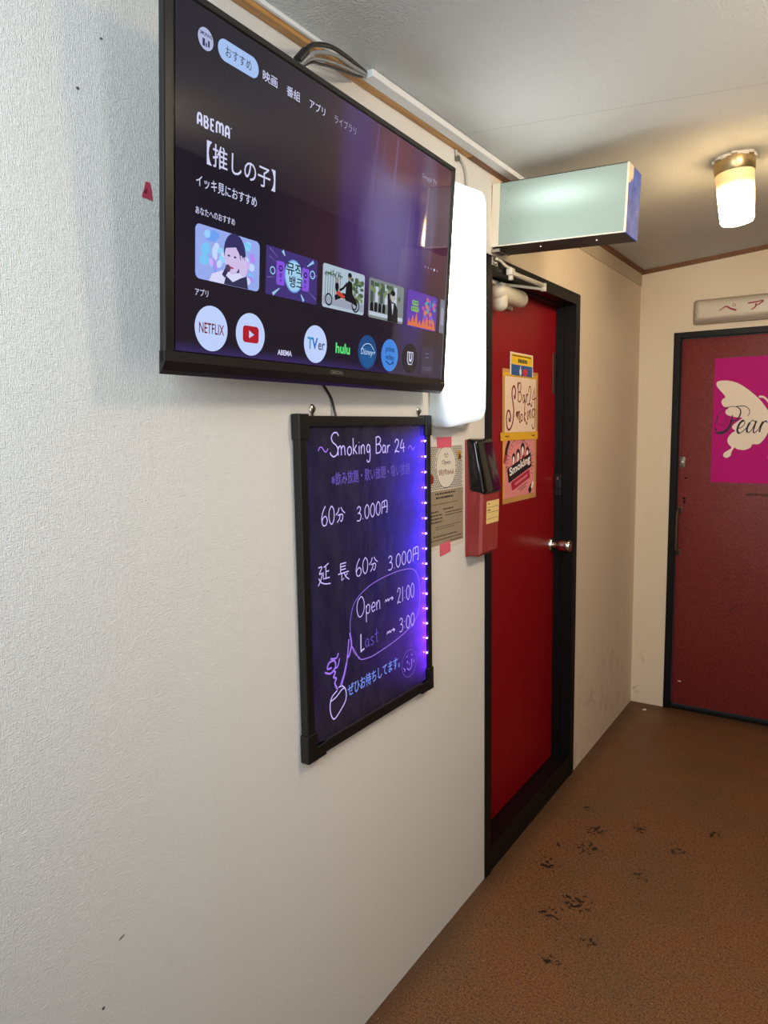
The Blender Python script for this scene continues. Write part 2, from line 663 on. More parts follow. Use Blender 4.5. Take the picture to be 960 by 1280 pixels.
k = MB()
k.box((0.048, 0.077, -0.118), (DW - 0.048, DH - 0.048, -0.080), M_RED, 0.0015)
k.build('door_panel', d1)
# knob
kn = MB()
kn.M = Matrix.Translation((0.823, 1.035, -0.080))
kn.lathe([(0.0, 0.0), (0.031, 0.0), (0.031, 0.004), (0.026, 0.011), (0.0, 0.012)], M_CHROME, 32)
ro = kn.build('knob_rose', d1, 40)
kn = MB()
kn.M = Matrix.Translation((0.823, 1.035, -0.080))
kn.lathe([(0.0, 0.011), (0.012, 0.011), (0.0125, 0.028), (0.019, 0.034), (0.0245, 0.040), (0.0255, 0.050), (0.0255, 0.082), (0.023, 0.086), (0.012, 0.0865), (0.0, 0.085)], M_CHROME, 32)
kb = kn.build('door_knob', d1, 40)
kn = MB()
kn.M = Matrix.Translation((0.823, 1.035, -0.080))
kn.lathe([(0.0, 0.085), (0.010, 0.086), (0.010, 0.0875), (0.0, 0.0875)], M_STEEL_D, 20)
kn.build('key_cylinder', d1, 40)
pl = MB()
pl.M = Matrix.Translation((0.832, 1.755, -0.080))
pl.box((-0.014, -0.083, 0), (0.014, 0.083, 0.004), M_BRONZE, 0.0015)
for yy in (-0.07, -0.025, 0.025, 0.07):
    pl.ellipse(0, yy, 0.005, 0.005, 0.0044, M_BLACK_PL, 12)
pl.box((-0.004, 0.04, 0.004), (0.004, 0.06, 0.008), M_BLACK_PL, 0.001)
pl.build('pull_plate', d1)
lt = MB()
lt.M = Matrix.Translation((DW - 0.053, 1.29, -0.062))
lt.box((-0.006, -0.045, -0.014), (0.0, 0.045, 0.014), M_BLACK_PL, 0.001)
lt.box((-0.014, -0.014, -0.010), (-0.006, 0.016, 0.012), M_BLACK_PL, 0.002)
lt.box((-0.010, 0.02, -0.004), (-0.006, 0.034, 0.006), M_STEEL, 0.001)
lt.build('latch_keep', d1)

# hydraulic door closer above the red door
M_CLOSER = mat('closer_cream', (214, 206, 186), 0.38)
cz = empty('door_closer', on_left(2.40, 1.985, -0.08))
tag(cz, 'cream hydraulic door closer at the top left of the red door', 'door closer')
k = MB()
k.M = Matrix.Translation((0, 0.006, 0.036))
k.lathe([(0.0, -0.128), (0.012, -0.126), (0.022, -0.119), (0.028, -0.108), (0.030, -0.095), (0.0305, 0.085), (0.028, 0.098), (0.021, 0.107), (0.010, 0.112), (0.0, 0.113)], M_CLOSER, 28, axis='x')
k.build('cylinder_body', cz, 40)
k = MB()
k.M = Matrix.Translation((-0.086, 0, 0.036)) @ Matrix.Rotation(-math.pi / 2, 4, 'X')
k.lathe([(0.0, -0.058), (0.012, -0.056), (0.023, -0.049), (0.028, -0.038), (0.028, -0.005), (0.020, 0.034), (0.0, 0.036)], M_CLOSER, 28)
k.build('pinion_housing', cz, 40)
k = MB()
k.box((-0.165, 0.026, 0.0005), (-0.100, 0.040, 0.040), M_CREAM_PL, 0.003)
k.box((-0.12, -0.030, 0.0005), (0.09, 0.030, 0.010), M_CLOSER, 0.002)
k.build('mounting_plate', cz)
k = MB()
k.box((-0.078, 0.033, 0.016), (-0.058, 0.043, 0.040), M_CLOSER, 0.003)
k.tube([(-0.068, 0.037, 0.030), (0.075, 0.029, 0.130)], 0.0050, M_CLOSER, 8, smooth=False)
k.build('lower_arm', cz, 40)
k = MB()
k.tube([(0.075, 0.041, 0.130), (-0.140, 0.052, 0.103)], 0.0075, M_CLOSER, 10, smooth=False)
k.build('upper_arm', cz, 40)
k = MB()
k.M = Matrix.Translation((0.075, 0.034, 0.130)) @ Matrix.Rotation(-math.pi / 2, 4, 'X')
k.lathe([(0.0, -0.012), (0.010, -0.012), (0.010, 0.014), (0.0, 0.014)], M_CLOSER, 20)
k.build('elbow_joint', cz, 40)
k = MB()
k.box((-0.163, 0.042, 0.092), (-0.132, 0.066, 0.114), M_CLOSER, 0.005)
k.box((-0.155, 0.028, 0.097), (-0.140, 0.044, 0.110), M_CLOSER, 0.003)
k.tube([(-0.146, 0.066, 0.102), (-0.180, 0.067, 0.101), (-0.205, 0.079, 0.094), (-0.232, 0.082, 0.091)], 0.0042, M_CLOSER, 8)
k.box((-0.258, 0.060, 0.086), (-0.218, 0.084, 0.0905), M_STEEL, 0.001)
k.lathe([(0.0, 0.0), (0.006, 0.0), (0.006, 0.006), (0.0, 0.007)], M_STEEL, 12, origin=(-0.238, 0.068, 0.090))
k.build('frame_bracket', cz, 40)

# ------------------------------------------------------------------ far padded door
d2 = empty('door_2', on_far(0.173, 0.0))
struct(d2, 'worn dark red padded door with a magenta butterfly poster on it', 'door')
k = MB()
FW = 0.847
k.box((0.0, 0.0, -0.09), (0.032, 2.004, 0.006), M_BLACKP, 0.002)
k.box((FW - 0.032, 0.0, -0.09), (FW, 2.004, 0.006), M_BLACKP, 0.002)
k.box((0.032, 1.974, -0.09), (FW - 0.032, 2.004, 0.006), M_BLACKP, 0.002)
k.build('door_frame', d2)
k = MB()
k.box((0.032, 0.0, -0.09), (FW - 0.032, 0.018, -0.004), M_BLACKP, 0.002)
k.build('threshold', d2)
k = MB()
k.box((0.036, 0.026, -0.060), (FW - 0.036, 1.970, -0.014), M_LEATHER, 0.006)
k.build('door_panel', d2, 40)
k = MB()
k.M = Matrix.Translation((0.056, 1.339, -0.014))
k.box((-0.014, -0.028, 0), (0.014, 0.028, 0.003), M_STEEL_D, 0.001)
k.lathe([(0.0, 0.003), (0.008, 0.003), (0.0075, 0.008), (0.0, 0.009)], M_STEEL, 20)
k.ellipse(0, 0.021, 0.0028, 0.0028, 0.0034, M_BLACK_PL, 10)
k.ellipse(0, -0.021, 0.0028, 0.0028, 0.0034, M_BLACK_PL, 10)
k.build('lock_plate', d2, 40)
hole = mat('hole_black', (10, 8, 8), 0.9)
for hx, hy, r in ((0.076, 1.257, 0.006), (0.071, 1.150, 0.007), (0.075, 1.137, 0.005), (0.072, 1.128, 0.006)):
    k = MB()
    k.ellipse(hx, hy, r, r * 0.9, -0.014 + EPS, hole, 12)
    k.build('screw_hole', d2)
k = MB()
k.M = Matrix.Translation((0.042, 0.975, -0.014))
k.tube([(0.012, 0.115, 0.0), (0.008, 0.112, 0.022), (0.004, 0.09, 0.034), (0.004, -0.08, 0.034), (0.006, -0.105, 0.022), (0.008, -0.112, 0.0)], 0.008, M_BRONZE, 10)
k.box((-0.001, 0.095, 0), (0.024, 0.130, 0.004), M_BRONZE, 0.001)
k.box((-0.001, -0.130, 0), (0.020, -0.098, 0.004), M_BRONZE, 0.001)
k.build('pull_handle', d2, 40)
k = MB()
sc_m = mat('scrape', (70, 34, 30), 0.7)
k.ribbon([(0.36, 1.178), (0.42, 1.182), (0.50, 1.178), (0.58, 1.181)], 0.012, -0.014 + EPS, sc_m, taper=lambda t: 0.4 + math.sin(t * 9) ** 2 * 0.6)
k.ribbon([(0.31, 0.575), (0.335, 0.60), (0.35, 0.606)], 0.005, -0.014 + EPS, sc_m)
k.build('scrape_mark', d2)
k = MB()
k.box((0.07, 0.153, -0.0145), (0.085, 0.158, -0.013), M_WHITE_PAPER)
k.build('paint_chip', d2)

# magenta poster with a pale butterfly
M_MAG = mat('magenta_print', (186, 12, 122), 0.6, spec=0.2)
M_BUTTER = mat('butterfly_cream', (240, 226, 208), 0.6)
M_INK = mat('navy_ink', (34, 26, 52), 0.6)
po = empty('poster', on_far(0.369, 1.238, FAR + 0.014))
tag(po, 'magenta poster with a cream butterfly and black script, stuck on the padded door', 'poster')
PW = 0.53
k = MB()
k.flat([(0.0, 0.0), (PW, 0.0), (PW, 0.625), (0.0, 0.625)], 0.0009, M_MAG)
k.quad(0.0, 0.0, PW, 0.625, 0.0002, M_MAG)
k.build('sheet', po)
wing = [(0.012, 0.503), (0.022, 0.512), (0.060, 0.513), (0.105, 0.500), (0.150, 0.470), (0.195, 0.430), (0.225, 0.395), (0.255, 0.345),
        (0.262, 0.300), (0.254, 0.258), (0.238, 0.222), (0.215, 0.196), (0.186, 0.194), (0.178, 0.178), (0.150, 0.166), (0.118, 0.170), (0.106, 0.178),
        (0.094, 0.158), (0.088, 0.136), (0.070, 0.126), (0.056, 0.134), (0.058, 0.150), (0.080, 0.166), (0.092, 0.178), (0.075, 0.200), (0.074, 0.226), (0.090, 0.250),
        (0.106, 0.262), (0.092, 0.275), (0.096, 0.292), (0.128, 0.318), (0.136, 0.326), (0.104, 0.330), (0.066, 0.342), (0.058, 0.362), (0.072, 0.378), (0.050, 0.384),
        (0.038, 0.404), (0.042, 0.420), (0.054, 0.434), (0.026, 0.470), (0.014, 0.488)]


def butterfly(mb, mirror):
    pts = [(p[0], p[1]) for p in wing]
    ant = [(0.272, 0.300), (0.266, 0.350), (0.250, 0.398), (0.228, 0.424), (0.206, 0.428)]
    if mirror:
        pts = [(0.53 - p[0], p[1]) for p in pts][::-1]
        ant = [(0.53 - p[0], p[1]) for p in ant]
    sp = smooth_path([(p[0], p[1], 0) for p in pts], 4, True)
    mb.flat([(p.x, p.y) for p in sp], 0.0013, M_BUTTER)
    mb.ribbon(ant, 0.011, 0.0014, M_BUTTER, taper=lambda t: 0.35 + 0.65 * t)


k = MB()
butterfly(k, False)
butterfly(k, True)
k.build('butterfly_print', po, fix=True)
k = MB()
sh = lambda pts, ox, oy, s: [(ox + (x + 0.28 * y) * s, oy + y * s) for x, y in pts]
k.M = Matrix(((0.82, 0, 0, 0.004), (0, 1, 0, 0), (0, 0, 1, 0), (0, 0, 0, 1)))
# "Pear" in copperplate script: thick-thin strokes
ft = lambda t: 0.45 + 0.9 * math.sin(math.pi * t)
th = lambda t: 0.5
k.ribbon([(0.106, 0.340), (0.098, 0.300), (0.082, 0.270), (0.056, 0.254), (0.028, 0.252), (0.012, 0.258)], 0.012, 0.0018, M_INK, taper=ft)
k.ellipse(0.015, 0.270, 0.006, 0.006, 0.0018, M_INK, 14)
k.ribbon([(0.012, 0.258), (0.010, 0.300), (0.028, 0.345), (0.070, 0.378), (0.122, 0.382), (0.150, 0.362), (0.140, 0.326), (0.108, 0.310), (0.094, 0.318)], 0.006, 0.0018, M_INK, taper=lambda t: 0.5 + 0.9 * max(0, math.sin(math.pi * (t * 2 - 1))))
k.ribbon([(0.122, 0.382), (0.170, 0.384), (0.196, 0.366), (0.198, 0.346), (0.190, 0.336)], 0.004, 0.0018, M_INK)
k.ribbon([(0.028, 0.345), (0.020, 0.310), (0.036, 0.292), (0.060, 0.300), (0.082, 0.336)], 0.0035, 0.0018, M_INK)
# e
k.ribbon([(0.140, 0.272), (0.166, 0.284), (0.176, 0.302), (0.166, 0.312), (0.148, 0.298), (0.136, 0.270), (0.142, 0.252), (0.160, 0.254), (0.186, 0.276)], 0.0085, 0.0018, M_INK, taper=lambda t: 0.5 + 0.8 * (0.35 < t < 0.8))
# a
k.ribbon([(0.232, 0.306), (0.216, 0.312), (0.196, 0.290), (0.188, 0.264), (0.198, 0.252), (0.216, 0.268), (0.236, 0.306)], 0.0085, 0.0018, M_INK, taper=lambda t: 0.5 + 0.8 * (0.25 < t < 0.6))
k.ribbon([(0.238, 0.310), (0.228, 0.278), (0.224, 0.256), (0.234, 0.252), (0.252, 0.270)], 0.009, 0.0018, M_INK, taper=lambda t: 1.1 - 0.7 * t)
# r
k.ribbon([(0.252, 0.270), (0.272, 0.306), (0.264, 0.280), (0.256, 0.254)], 0.008, 0.0018, M_INK, taper=lambda t: 0.5 + 0.7 * t)
k.ribbon([(0.262, 0.276), (0.276, 0.300), (0.290, 0.308), (0.296, 0.300)], 0.0065, 0.0018, M_INK)
k.build('script_lettering', po)
k = MB()
k.rrect(0.258, 0.122, 0.30, 0.165, 0.003, 0.0018, M_WHITE_PAPER)
k.quad(0.262, 0.128, 0.296, 0.134, 0.0022, mat('sticker_grey', (120, 110, 130), 0.6))
k.build('sticker', po)

# unlit wall sign above the far door
ws = empty('wall_sign_light', on_far(0.262, 2.034))
tag(ws, 'long unlit white plastic sign light with red katakana above the padded door', 'sign')
M_SIGNPL = mat('aged_white_acrylic', (214, 206, 190), 0.28, spec=0.5)
M_SIGNEDGE = mat('aged_edge', (168, 156, 138), 0.5)
k = MB()
k.box((0.004, 0.0, 0.0), (0.63, 0.122, 0.022), M_SIGNEDGE, 0.012, 3)
k.build('base_tray', ws, 50)
k = MB()
k.hull([(0.010, 0.006, 0.020), (0.624, 0.006, 0.020), (0.624, 0.116, 0.020), (0.010, 0.116, 0.020),
        (0.030, 0.026, 0.062), (0.604, 0.026, 0.062), (0.604, 0.096, 0.062), (0.030, 0.096, 0.062)], M_SIGNPL, 0.012, 4)
k.build('diffuser_cover', ws, 60)
k = MB()
M_REDINK = mat('red_ink', (150, 24, 52), 0.6)
Z = 0.0624
k.ribbon([(0.130, 0.054), (0.150, 0.067), (0.162, 0.071), (0.182, 0.058), (0.206, 0.049)], 0.008, Z, M_REDINK, taper=lambda t: 0.55 + 0.6 * t)
k.ring(0.196, 0.074, 0.008, 0.007, 0.0025, Z, M_REDINK, 16)
k.build('katakana_lettering', ws)
k = MB()
k.ribbon([(0.256, 0.077), (0.290, 0.079), (0.322, 0.082), (0.302, 0.066), (0.296, 0.063)], 0.007, Z, M_REDINK, taper=lambda t: 1.0 - 0.3 * t)
k.ribbon([(0.292, 0.072), (0.288, 0.056), (0.270, 0.044)], 0.008, Z, M_REDINK, taper=lambda t: 1.1 - 0.6 * t)
k.build('katakana_lettering', ws)

# ------------------------------------------------------------------ ceiling lamp (warm)
cn = Vector((-0.082, 0, 1)).normalized()
lx, ly = 0.617, 2.655
ux = Vector((1, 0, 0.082)).normalized()
uy = cn.cross(ux)
cl = empty('ceiling_lamp', frame((lx, ly, ceil_z(lx)), ux, uy, cn))
tag(cl, 'cylindrical milk-glass ceiling lamp glowing warm yellow', 'lamp')
M_LBASE = mat('brass_metal', (188, 164, 118), 0.32, metal=0.85)
M_PLASTER = mat('torn_paper', (214, 204, 186), 0.8)
k = MB()
k.lathe([(0.0, 0.0), (0.060, 0.0), (0.0615, -0.010), (0.0605, -0.046), (0.057, -0.050), (0.0, -0.050)], M_LBASE, 40)
k.build('base', cl, 40)
k = MB()
for i in range(22):
    a = 2 * math.pi * i / 22
    rr = 0.0585 + 0.004 * math.sin(i * 2.3)
    h = -0.007 - 0.006 * (0.5 + 0.5 * math.sin(i * 1.7 + 1))
    k.M = Matrix.Translation((math.cos(a) * rr, math.sin(a) * rr, 0)) @ Matrix.Rotation(a, 4, 'Z')
    k.box((-0.005, -0.010, h), (0.006, 0.010, 0.0), M_PLASTER, 0.0025)
k.M = Matrix.Identity(4)
k.build('torn_paper_rim', cl, 60)
m = mat('milk_glass_lit', (200, 186, 150), 0.3)
N = Nodes(m)
v, x, y, z = N.xyz('Object')
g = N.step(z, -0.080, -0.150)
N.emission(N.mix(g, (1.0, 0.66, 0.20, 1), (1.0, 0.70, 0.36, 1)), N.step(z, -0.080, -0.170, 0.62, 56.0))
k = MB()
k.lathe([(0.0, -0.048), (0.0575, -0.050), (0.057, -0.070), (0.0535, -0.140), (0.050, -0.196), (0.047, -0.203), (0.038, -0.206), (0.0, -0.207)], m, 48)
k.build('glass_shade', cl, 50)

# ------------------------------------------------------------------ vertical fluorescent wall light
fl = empty('wall_light', on_left(1.745, 1.537))
tag(fl, 'glowing white upright fluorescent wall light between the television and red door', 'lamp')
m = mat('acrylic_diffuser_lit', (196, 204, 208), 0.35)
N = Nodes(m)
v, x, y, z = N.xyz('Object')
ends = N.math('MINIMUM', N.step(y, 0.03, 0.22, 0.29, 1.0), N.step(y, 0.675, 0.52, 0.31, 1.0))
side = N.math('MINIMUM', N.step(z, 0.022, 0.067, 0.28, 1.0), 1.0)
N.emission(N.mix(ends, (0.80, 0.92, 1.0, 1), (0.95, 1.0, 0.98, 1)), N.math('MULTIPLY', N.math('POWER', N.math('MULTIPLY', ends, side), 2.2), 9.5))


def skew_rr(x0, y0, x1, y1, r, sl, n=8):
    return [(p[0], p[1] + sl * (p[0] - x0)) for p in rr_pts(x0, y0, x1, y1, r, n)]


def loft(mb, rings, m_):
    n = len(rings[0])
    vs = [p for r in rings for p in r]
    fs = [(i * n + k_, i * n + (k_ + 1) % n, (i + 1) * n + (k_ + 1) % n, (i + 1) * n + k_) for i in range(len(rings) - 1) for k_ in range(n)]
    fs.append(tuple(range(n - 1, -1, -1)))
    fs.append(tuple((len(rings) - 1) * n + k_ for k_ in range(n)))
    mb._add(vs, fs, m_)


k = MB()
rings = []
for ins, zz in ((0.0, 0.006), (0.0, 0.050), (0.002, 0.060), (0.006, 0.066), (0.012, 0.0695), (0.022, 0.071)):
    rings.append([(p[0], p[1], zz) for p in skew_rr(ins, ins, 0.233 - ins, 0.652 - ins * 0.8, 0.035 - ins * 0.4, 0.10)])
loft(k, rings, m)
k.build('diffuser', fl, 60)
k = MB()
pts = skew_rr(0.004, 0.004, 0.221, 0.648, 0.033, 0.10)
k.prism(pts, 0.0, 0.006, M_WHITE_PL)
k.build('back_tray', fl)
k = MB()
k.box((0.085, 0.004, 0.030), (0.112, 0.014, 0.052), M_WHITE_PL, 0.003)
k.build('release_clip', fl)
# its supply cord, clipped to the wall
k = MB()
M_GREYC = mat('grey_cord', (176, 174, 164), 0.5)
k.M = on_left(0, 0)
k.tube([(1.905, 2.318, 0.006), (1.912, 2.300, 0.006), (1.935, 2.300, 0.006), (1.962, 2.278, 0.006), (1.972, 2.240, 0.006), (1.972, 2.205, 0.010)], 0.0036, M_GREYC, 8)
tag(k.build('lamp_cord', smooth=60), 'thin grey cord curving down the wall into the fluorescent light', 'cord')
k = MB()
k.M = on_left(1.913, 2.294)
k.box((-0.006, -0.004, 0), (0.006, 0.010, 0.012), M_STEEL_D, 0.001)
tag(k.build('cord_clip'), 'small grey clip holding the lamp cord at the television corner', 'clip')

# ------------------------------------------------------------------ projecting box sign
sag = 0.041
sgM = Matrix.Translation((0.0, 2.154, 2.292)) @ Matrix.Rotation(0.008, 4, 'Z') @ Matrix.Rotation(sag, 4, 'Y')
sg = empty('box_sign', sgM)           # local x out of the wall, y along corridor, z up (top at 0)
tag(sg, 'projecting white light-box sign with blue end, hanging over the red door', 'sign')
SL, ST, SH = 0.421, 0.138, 0.191
m = mat('light_box_acrylic', (206, 222, 214), 0.30)
N = Nodes(m)
v, x, y, z = N.xyz('Object')
dx = N.math('DIVIDE', N.math('SUBTRACT', x, 0.215), 0.125)
dz = N.math('DIVIDE', N.math('SUBTRACT', N.math('ADD', z, 0.062), N.math('MULTIPLY', dx, -0.002)), 0.034)
r2 = N.math('ADD', N.math('MULTIPLY', dx, dx), N.math('MULTIPLY', dz, dz))
hot = N.math('POWER', 2.718, N.math('MULTIPLY', r2, -1.0))
dx2 = N.math('DIVIDE', N.math('SUBTRACT', x, 0.21), 0.22)
dz2 = N.math('DIVIDE', N.math('ADD', z, 0.085), 0.085)
wide = N.math('POWER', 2.718, N.math('MULTIPLY', N.math('ADD', N.math('MULTIPLY', dx2, dx2), N.math('MULTIPLY', dz2, dz2)), -1.0))
N.emission((0.78, 1.0, 0.90, 1), N.math('ADD', N.math('ADD', N.math('MULTIPLY', hot, 0.55), N.math('MULTIPLY', wide, 0.10)), 0.03))
grime = N.step(N.noise(v, 30.0, 5.0, 0.7), 0.52, 0.68)
edgeL = N.step(x, 0.12, 0.03)
N.color(N.mix(N.math('MULTIPLY', N.math('MULTIPLY', grime, edgeL), 0.7), lin((138, 154, 146)), lin((84, 90, 84))))
k = MB()
k.box((0.030, 0.0, -SH + 0.003), (SL - 0.005, 0.004, -0.003), m, 0.001)
k.build('front_panel', sg)
k = MB()
k.box((0.030, ST - 0.004, -SH + 0.003), (SL - 0.005, ST, -0.003), m, 0.001)
k.build('back_panel', sg)
M_SIGNBLK = mat('sign_black_metal', (30, 26, 26), 0.5)
k = MB()
k.box((0.006, 0.004, -SH), (SL - 0.004, ST - 0.004, -SH + 0.004), M_SIGNBLK)
k.box((0.006, 0.004, -0.004), (SL - 0.004, ST - 0.004, 0.0), M_SIGNBLK)
k.box((0.004, 0.004, -SH + 0.004), (0.008, ST - 0.004, -0.004), M_SIGNBLK)
k.build('housing', sg)
k = MB()
k.box((0.004, -0.001, -SH), (0.030, 0.008, -0.001), M_CREAM_PL, 0.001)
k.box((SL - 0.005, -0.001, -SH), (SL, 0.006, -0.001), M_CREAM_PL, 0.001)
k.box((0.030, -0.0008, -SH), (SL - 0.005, 0.004, -SH + 0.003), M_CREAM_PL)
k.build('front_edging', sg)
mb_ = mat('sign_blue', (72, 88, 140), 0.7, spec=0.15)
N = Nodes(mb_)
v, x, y, z = N.xyz('Object')
ch = N.step(N.noise(v, 60.0, 4.0, 0.7), 0.66, 0.69)
torn = N.math('MULTIPLY', N.step(N.math('ADD', N.math('ADD', z, N.math('MULTIPLY', y, -0.45)), N.math('MULTIPLY', N.noise(v, 50.0, 3.0), 0.03)), -0.045, -0.040), N.step(y, 0.055, 0.048))
c = N.mix(ch, N.mix(N.step(N.noise(v, 12.0, 2.0), 0.35, 0.65), lin((50, 74, 158)), lin((74, 98, 182))), lin((208, 206, 200)))
c = N.mix(torn, c, lin((206, 194, 166)))
N.color(c)
k = MB()
k.box((SL - 0.004, 0.004, -SH), (SL, ST, 0.0), mb_, 0.001)
k.build('end_cap', sg)
for sx in (0.15, 0.325):
    k = MB()
    k.M = Matrix.Translation((sx, 0.055, -SH))
    k.lathe([(0.0, 0.0), (0.0045, 0.0), (0.004, -0.003), (0.0, -0.0035)], M_STEEL, 12)
    k.build('screw', sg, 50)
k = MB()
k.M = sgM.inverted()
k.box((0.0, 2.160, 2.098), (0.006, 2.285, 2.288), M_STEEL_D, 0.001)
k.box((0.0, 2.150, 2.082), (0.030, 2.205, 2.094), M_STEEL, 0.002)
k.build('wall_bracket', sg)

# ------------------------------------------------------------------ cable raceway and cables above the television
k = MB()
k.box((0.0205, 1.420, 2.3215), (0.052, 3.2, 2.3375), M_WHITE_PL, 0.002)
tag(k.build('cable_raceway'), 'white plastic cable raceway fixed along the ceiling edge beside the oak moulding', 'raceway')

# ------------------------------------------------------------------ television
TVM = (Matrix.Translation((0.100, 0.7575, 1.6447)) @ Matrix.Rotation(0.03, 4, 'Z') @ Matrix.Rotation(0.0685, 4, 'Y')
       @ frame((0, 0, 0), (0, 1, 0), (0, 0, 1), (1, 0, 0)) @ Matrix.Diagonal((1.046, 1.021, 1.0, 1.0)))
tv = empty('television', TVM)        # local x along the wall, y up the screen, z towards the viewer
tag(tv, 'black flat-screen television tilted forward on the wall, showing a streaming menu', 'television')
TW, TH = 0.908, 0.5385
SX0, SY0, SW_, SH_ = 0.022, 0.021, 0.866, 0.504
M_TVF = mat('tv_frame', (20, 20, 22), 0.35)
k = MB()
k.box((0.0, 0.0, -0.012), (SX0 - 0.003, TH, 0.0), M_TVF, 0.0025)
k.box((SX0 + SW_ + 0.003, 0.0, -0.012), (TW, TH, 0.0), M_TVF, 0.0025)
k.box((0.002, TH - 0.012, -0.012), (TW - 0.002, TH, 0.0), M_TVF, 0.0025)
k.build('bezel', tv)
k = MB()
k.M = frame((0, 0, 0), (0, 0, 1), (0, 1, 0), (1, 0, 0))
k.prism([(-0.012, SY0 - 0.002), (0.0, SY0 - 0.002), (0.001, 0.004), (-0.001, 0.0), (-0.006, -0.010), (-0.012, -0.016)], 0.0, TW, M_TVF)
k.build('chin', tv)
k = MB()
k.M = Matrix.Identity(4)
k.hull([(0.12, 0.03, -0.05), (TW - 0.12, 0.03, -0.045), (TW - 0.12, TH - 0.04, -0.045), (0.12, TH - 0.04, -0.05),
        (0.012, -0.010, -0.0115), (TW - 0.006, -0.010, -0.0115), (TW - 0.006, TH - 0.006, -0.0115), (0.012, TH - 0.006, -0.0115)], M_BLACK_PL, 0.003)
k.hull([(0.20, 0.06, -0.060), (0.66, 0.06, -0.052), (0.66, 0.30, -0.054), (0.20, 0.30, -0.060),
        (0.16, 0.03, -0.049), (0.70, 0.03, -0.040), (0.70, 0.34, -0.040), (0.16, 0.34, -0.049)], M_BLACK_PL, 0.004)
k.build('back_cover', tv)
k = MB()
k.M = TVM.inverted()
k.box((0.0, 1.03, 1.75), (0.012, 1.39, 2.02), M_STEEL_D, 0.002)
k.box((0.010, 1.10, 1.78), (0.050, 1.13, 2.02), M_STEEL_D, 0.002)
k.box((0.010, 1.29, 1.78), (0.050, 1.32, 2.02), M_STEEL_D, 0.002)
k.build('wall_mount', tv)
k = MB()
k.text('ORION', 0.434, 0.0075, mat('tv_logo_grey', (120, 118, 116), 0.4), 0.0014, h=0.0072, w=0.042, align='c', bold=0.006)
k.build('maker_logo', tv)
k = MB()
k.ellipse(0.862, 0.009, 0.0014, 0.0028, 0.0014, M_STEEL, 10)
k.build('indicator_lamp', tv)
k = MB()
k.quad(0.885, 0.010, 0.897, 0.0118, 0.0014, M_STEEL)
k.build('rating_mark', tv)

# screen
m = mat('tv_screen_on', (5, 5, 6), 0.03, spec=0.5)
N = Nodes(m)
v, x, y, z = N.xyz('Object')
base = N.mix(N.step(x, 0.10, 0.55), lin((34, 30, 44)), lin((56, 40, 50)))
base = N.mix(N.math('MULTIPLY', N.step(x, 0.30, 0.62), N.step(y, 0.12, 0.32)), base, lin((98, 50, 74)))
base = N.mix(N.math('MULTIPLY', N.step(y, 0.45, 0.16), N.math('MULTIPLY', N.step(x, 0.18, 0.40), N.step(x, 0.62, 0.40))), base, lin((66, 40, 52)))


def blob(cx, cy, rx, ry):
    a = N.math('DIVIDE', N.math('SUBTRACT', x, cx), rx)
    b = N.math('DIVIDE', N.math('SUBTRACT', y, cy), ry)
    d = N.math('ADD', N.math('MULTIPLY', a, a), N.math('MULTIPLY', b, b))
    return N.math('POWER', N.step(d, 1.0, 0.0), 1.8)


base = N.mix(N.math('MULTIPLY', blob(0.475, 0.30, 0.10, 0.55), 0.62), base, lin((84, 60, 132)))
base = N.mix(N.math('MULTIPLY', blob(0.695, 0.22, 0.10, 0.36), 0.75), base, lin((66, 46, 142)))
base = N.mix(N.math('MULTIPLY', blob(0.595, 0.30, 0.15, 0.22), 0.95), base, lin((124, 112, 168)))
base = N.mix(N.math('MULTIPLY', blob(0.62, 0.46, 0.12, 0.07), 0.7), base, lin((120, 60, 70)))
base = N.mix(N.math('MULTIPLY', blob(0.76, 0.40, 0.06, 0.20), 0.5), base, lin((130, 116, 150)))
base = N.mix(N.math('MULTIPLY', N.step(y, 0.20, 0.10), N.step(x, 0.75, 0.50)), base, lin((42, 34, 46)))
base = N.mix(N.math('MULTIPLY', N.step(y, 0.02, 0.0), 0.8), base, lin((66, 52, 112)))
base = N.mix(N.math('MULTIPLY', N.step(y, 0.12, 0.0), N.step(x, 0.30, 0.80)), base, lin((46, 36, 74)))
streak = N.noise(N.comb(N.math('MULTIPLY', N.math('ADD', x, N.math('MULTIPLY', y, -0.12)), 16.0), y, 0.0), 4.0, 2.0)
base = N.mix(N.math('MULTIPLY', N.math('MULTIPLY', N.step(streak, 0.55, 0.75), N.step(x, 0.42, 0.50)), N.math('MULTIPLY', N.step(y, 0.2, 0.3), 0.35)), base, lin((150, 120, 190)))
N.emission(base, 0.72)
scr = MB()
scr.quad(0, 0, SW_, SH_, 0.0, m)
screen = scr.build('screen', tv)
screen.location = (SX0, SY0, -0.0015)
k = MB()
k.box((SX0 - 0.004, SY0 - 0.003, -0.010), (SX0 + SW_ + 0.004, TH - 0.010, -0.0024), M_BLACK_GL)
k.build('panel_surround', tv)


def em(name, rgb, s=1.0):
    return mat('screen_' + name, (4, 4, 4), 0.12, emit=rgb, estr=s)


E_TXT, E_WHITE, E_PILL, E_DARK = em('text', (206, 208, 240)), em('white', (190, 208, 250)), em('pill', (158, 188, 236)), em('dark', (40, 36, 52))
E_DIM = em('dim', (150, 148, 178))
ZT = 0.0006


def part(name, fn):
    mb = MB()
    fn(mb)
    return mb.build(name, screen)


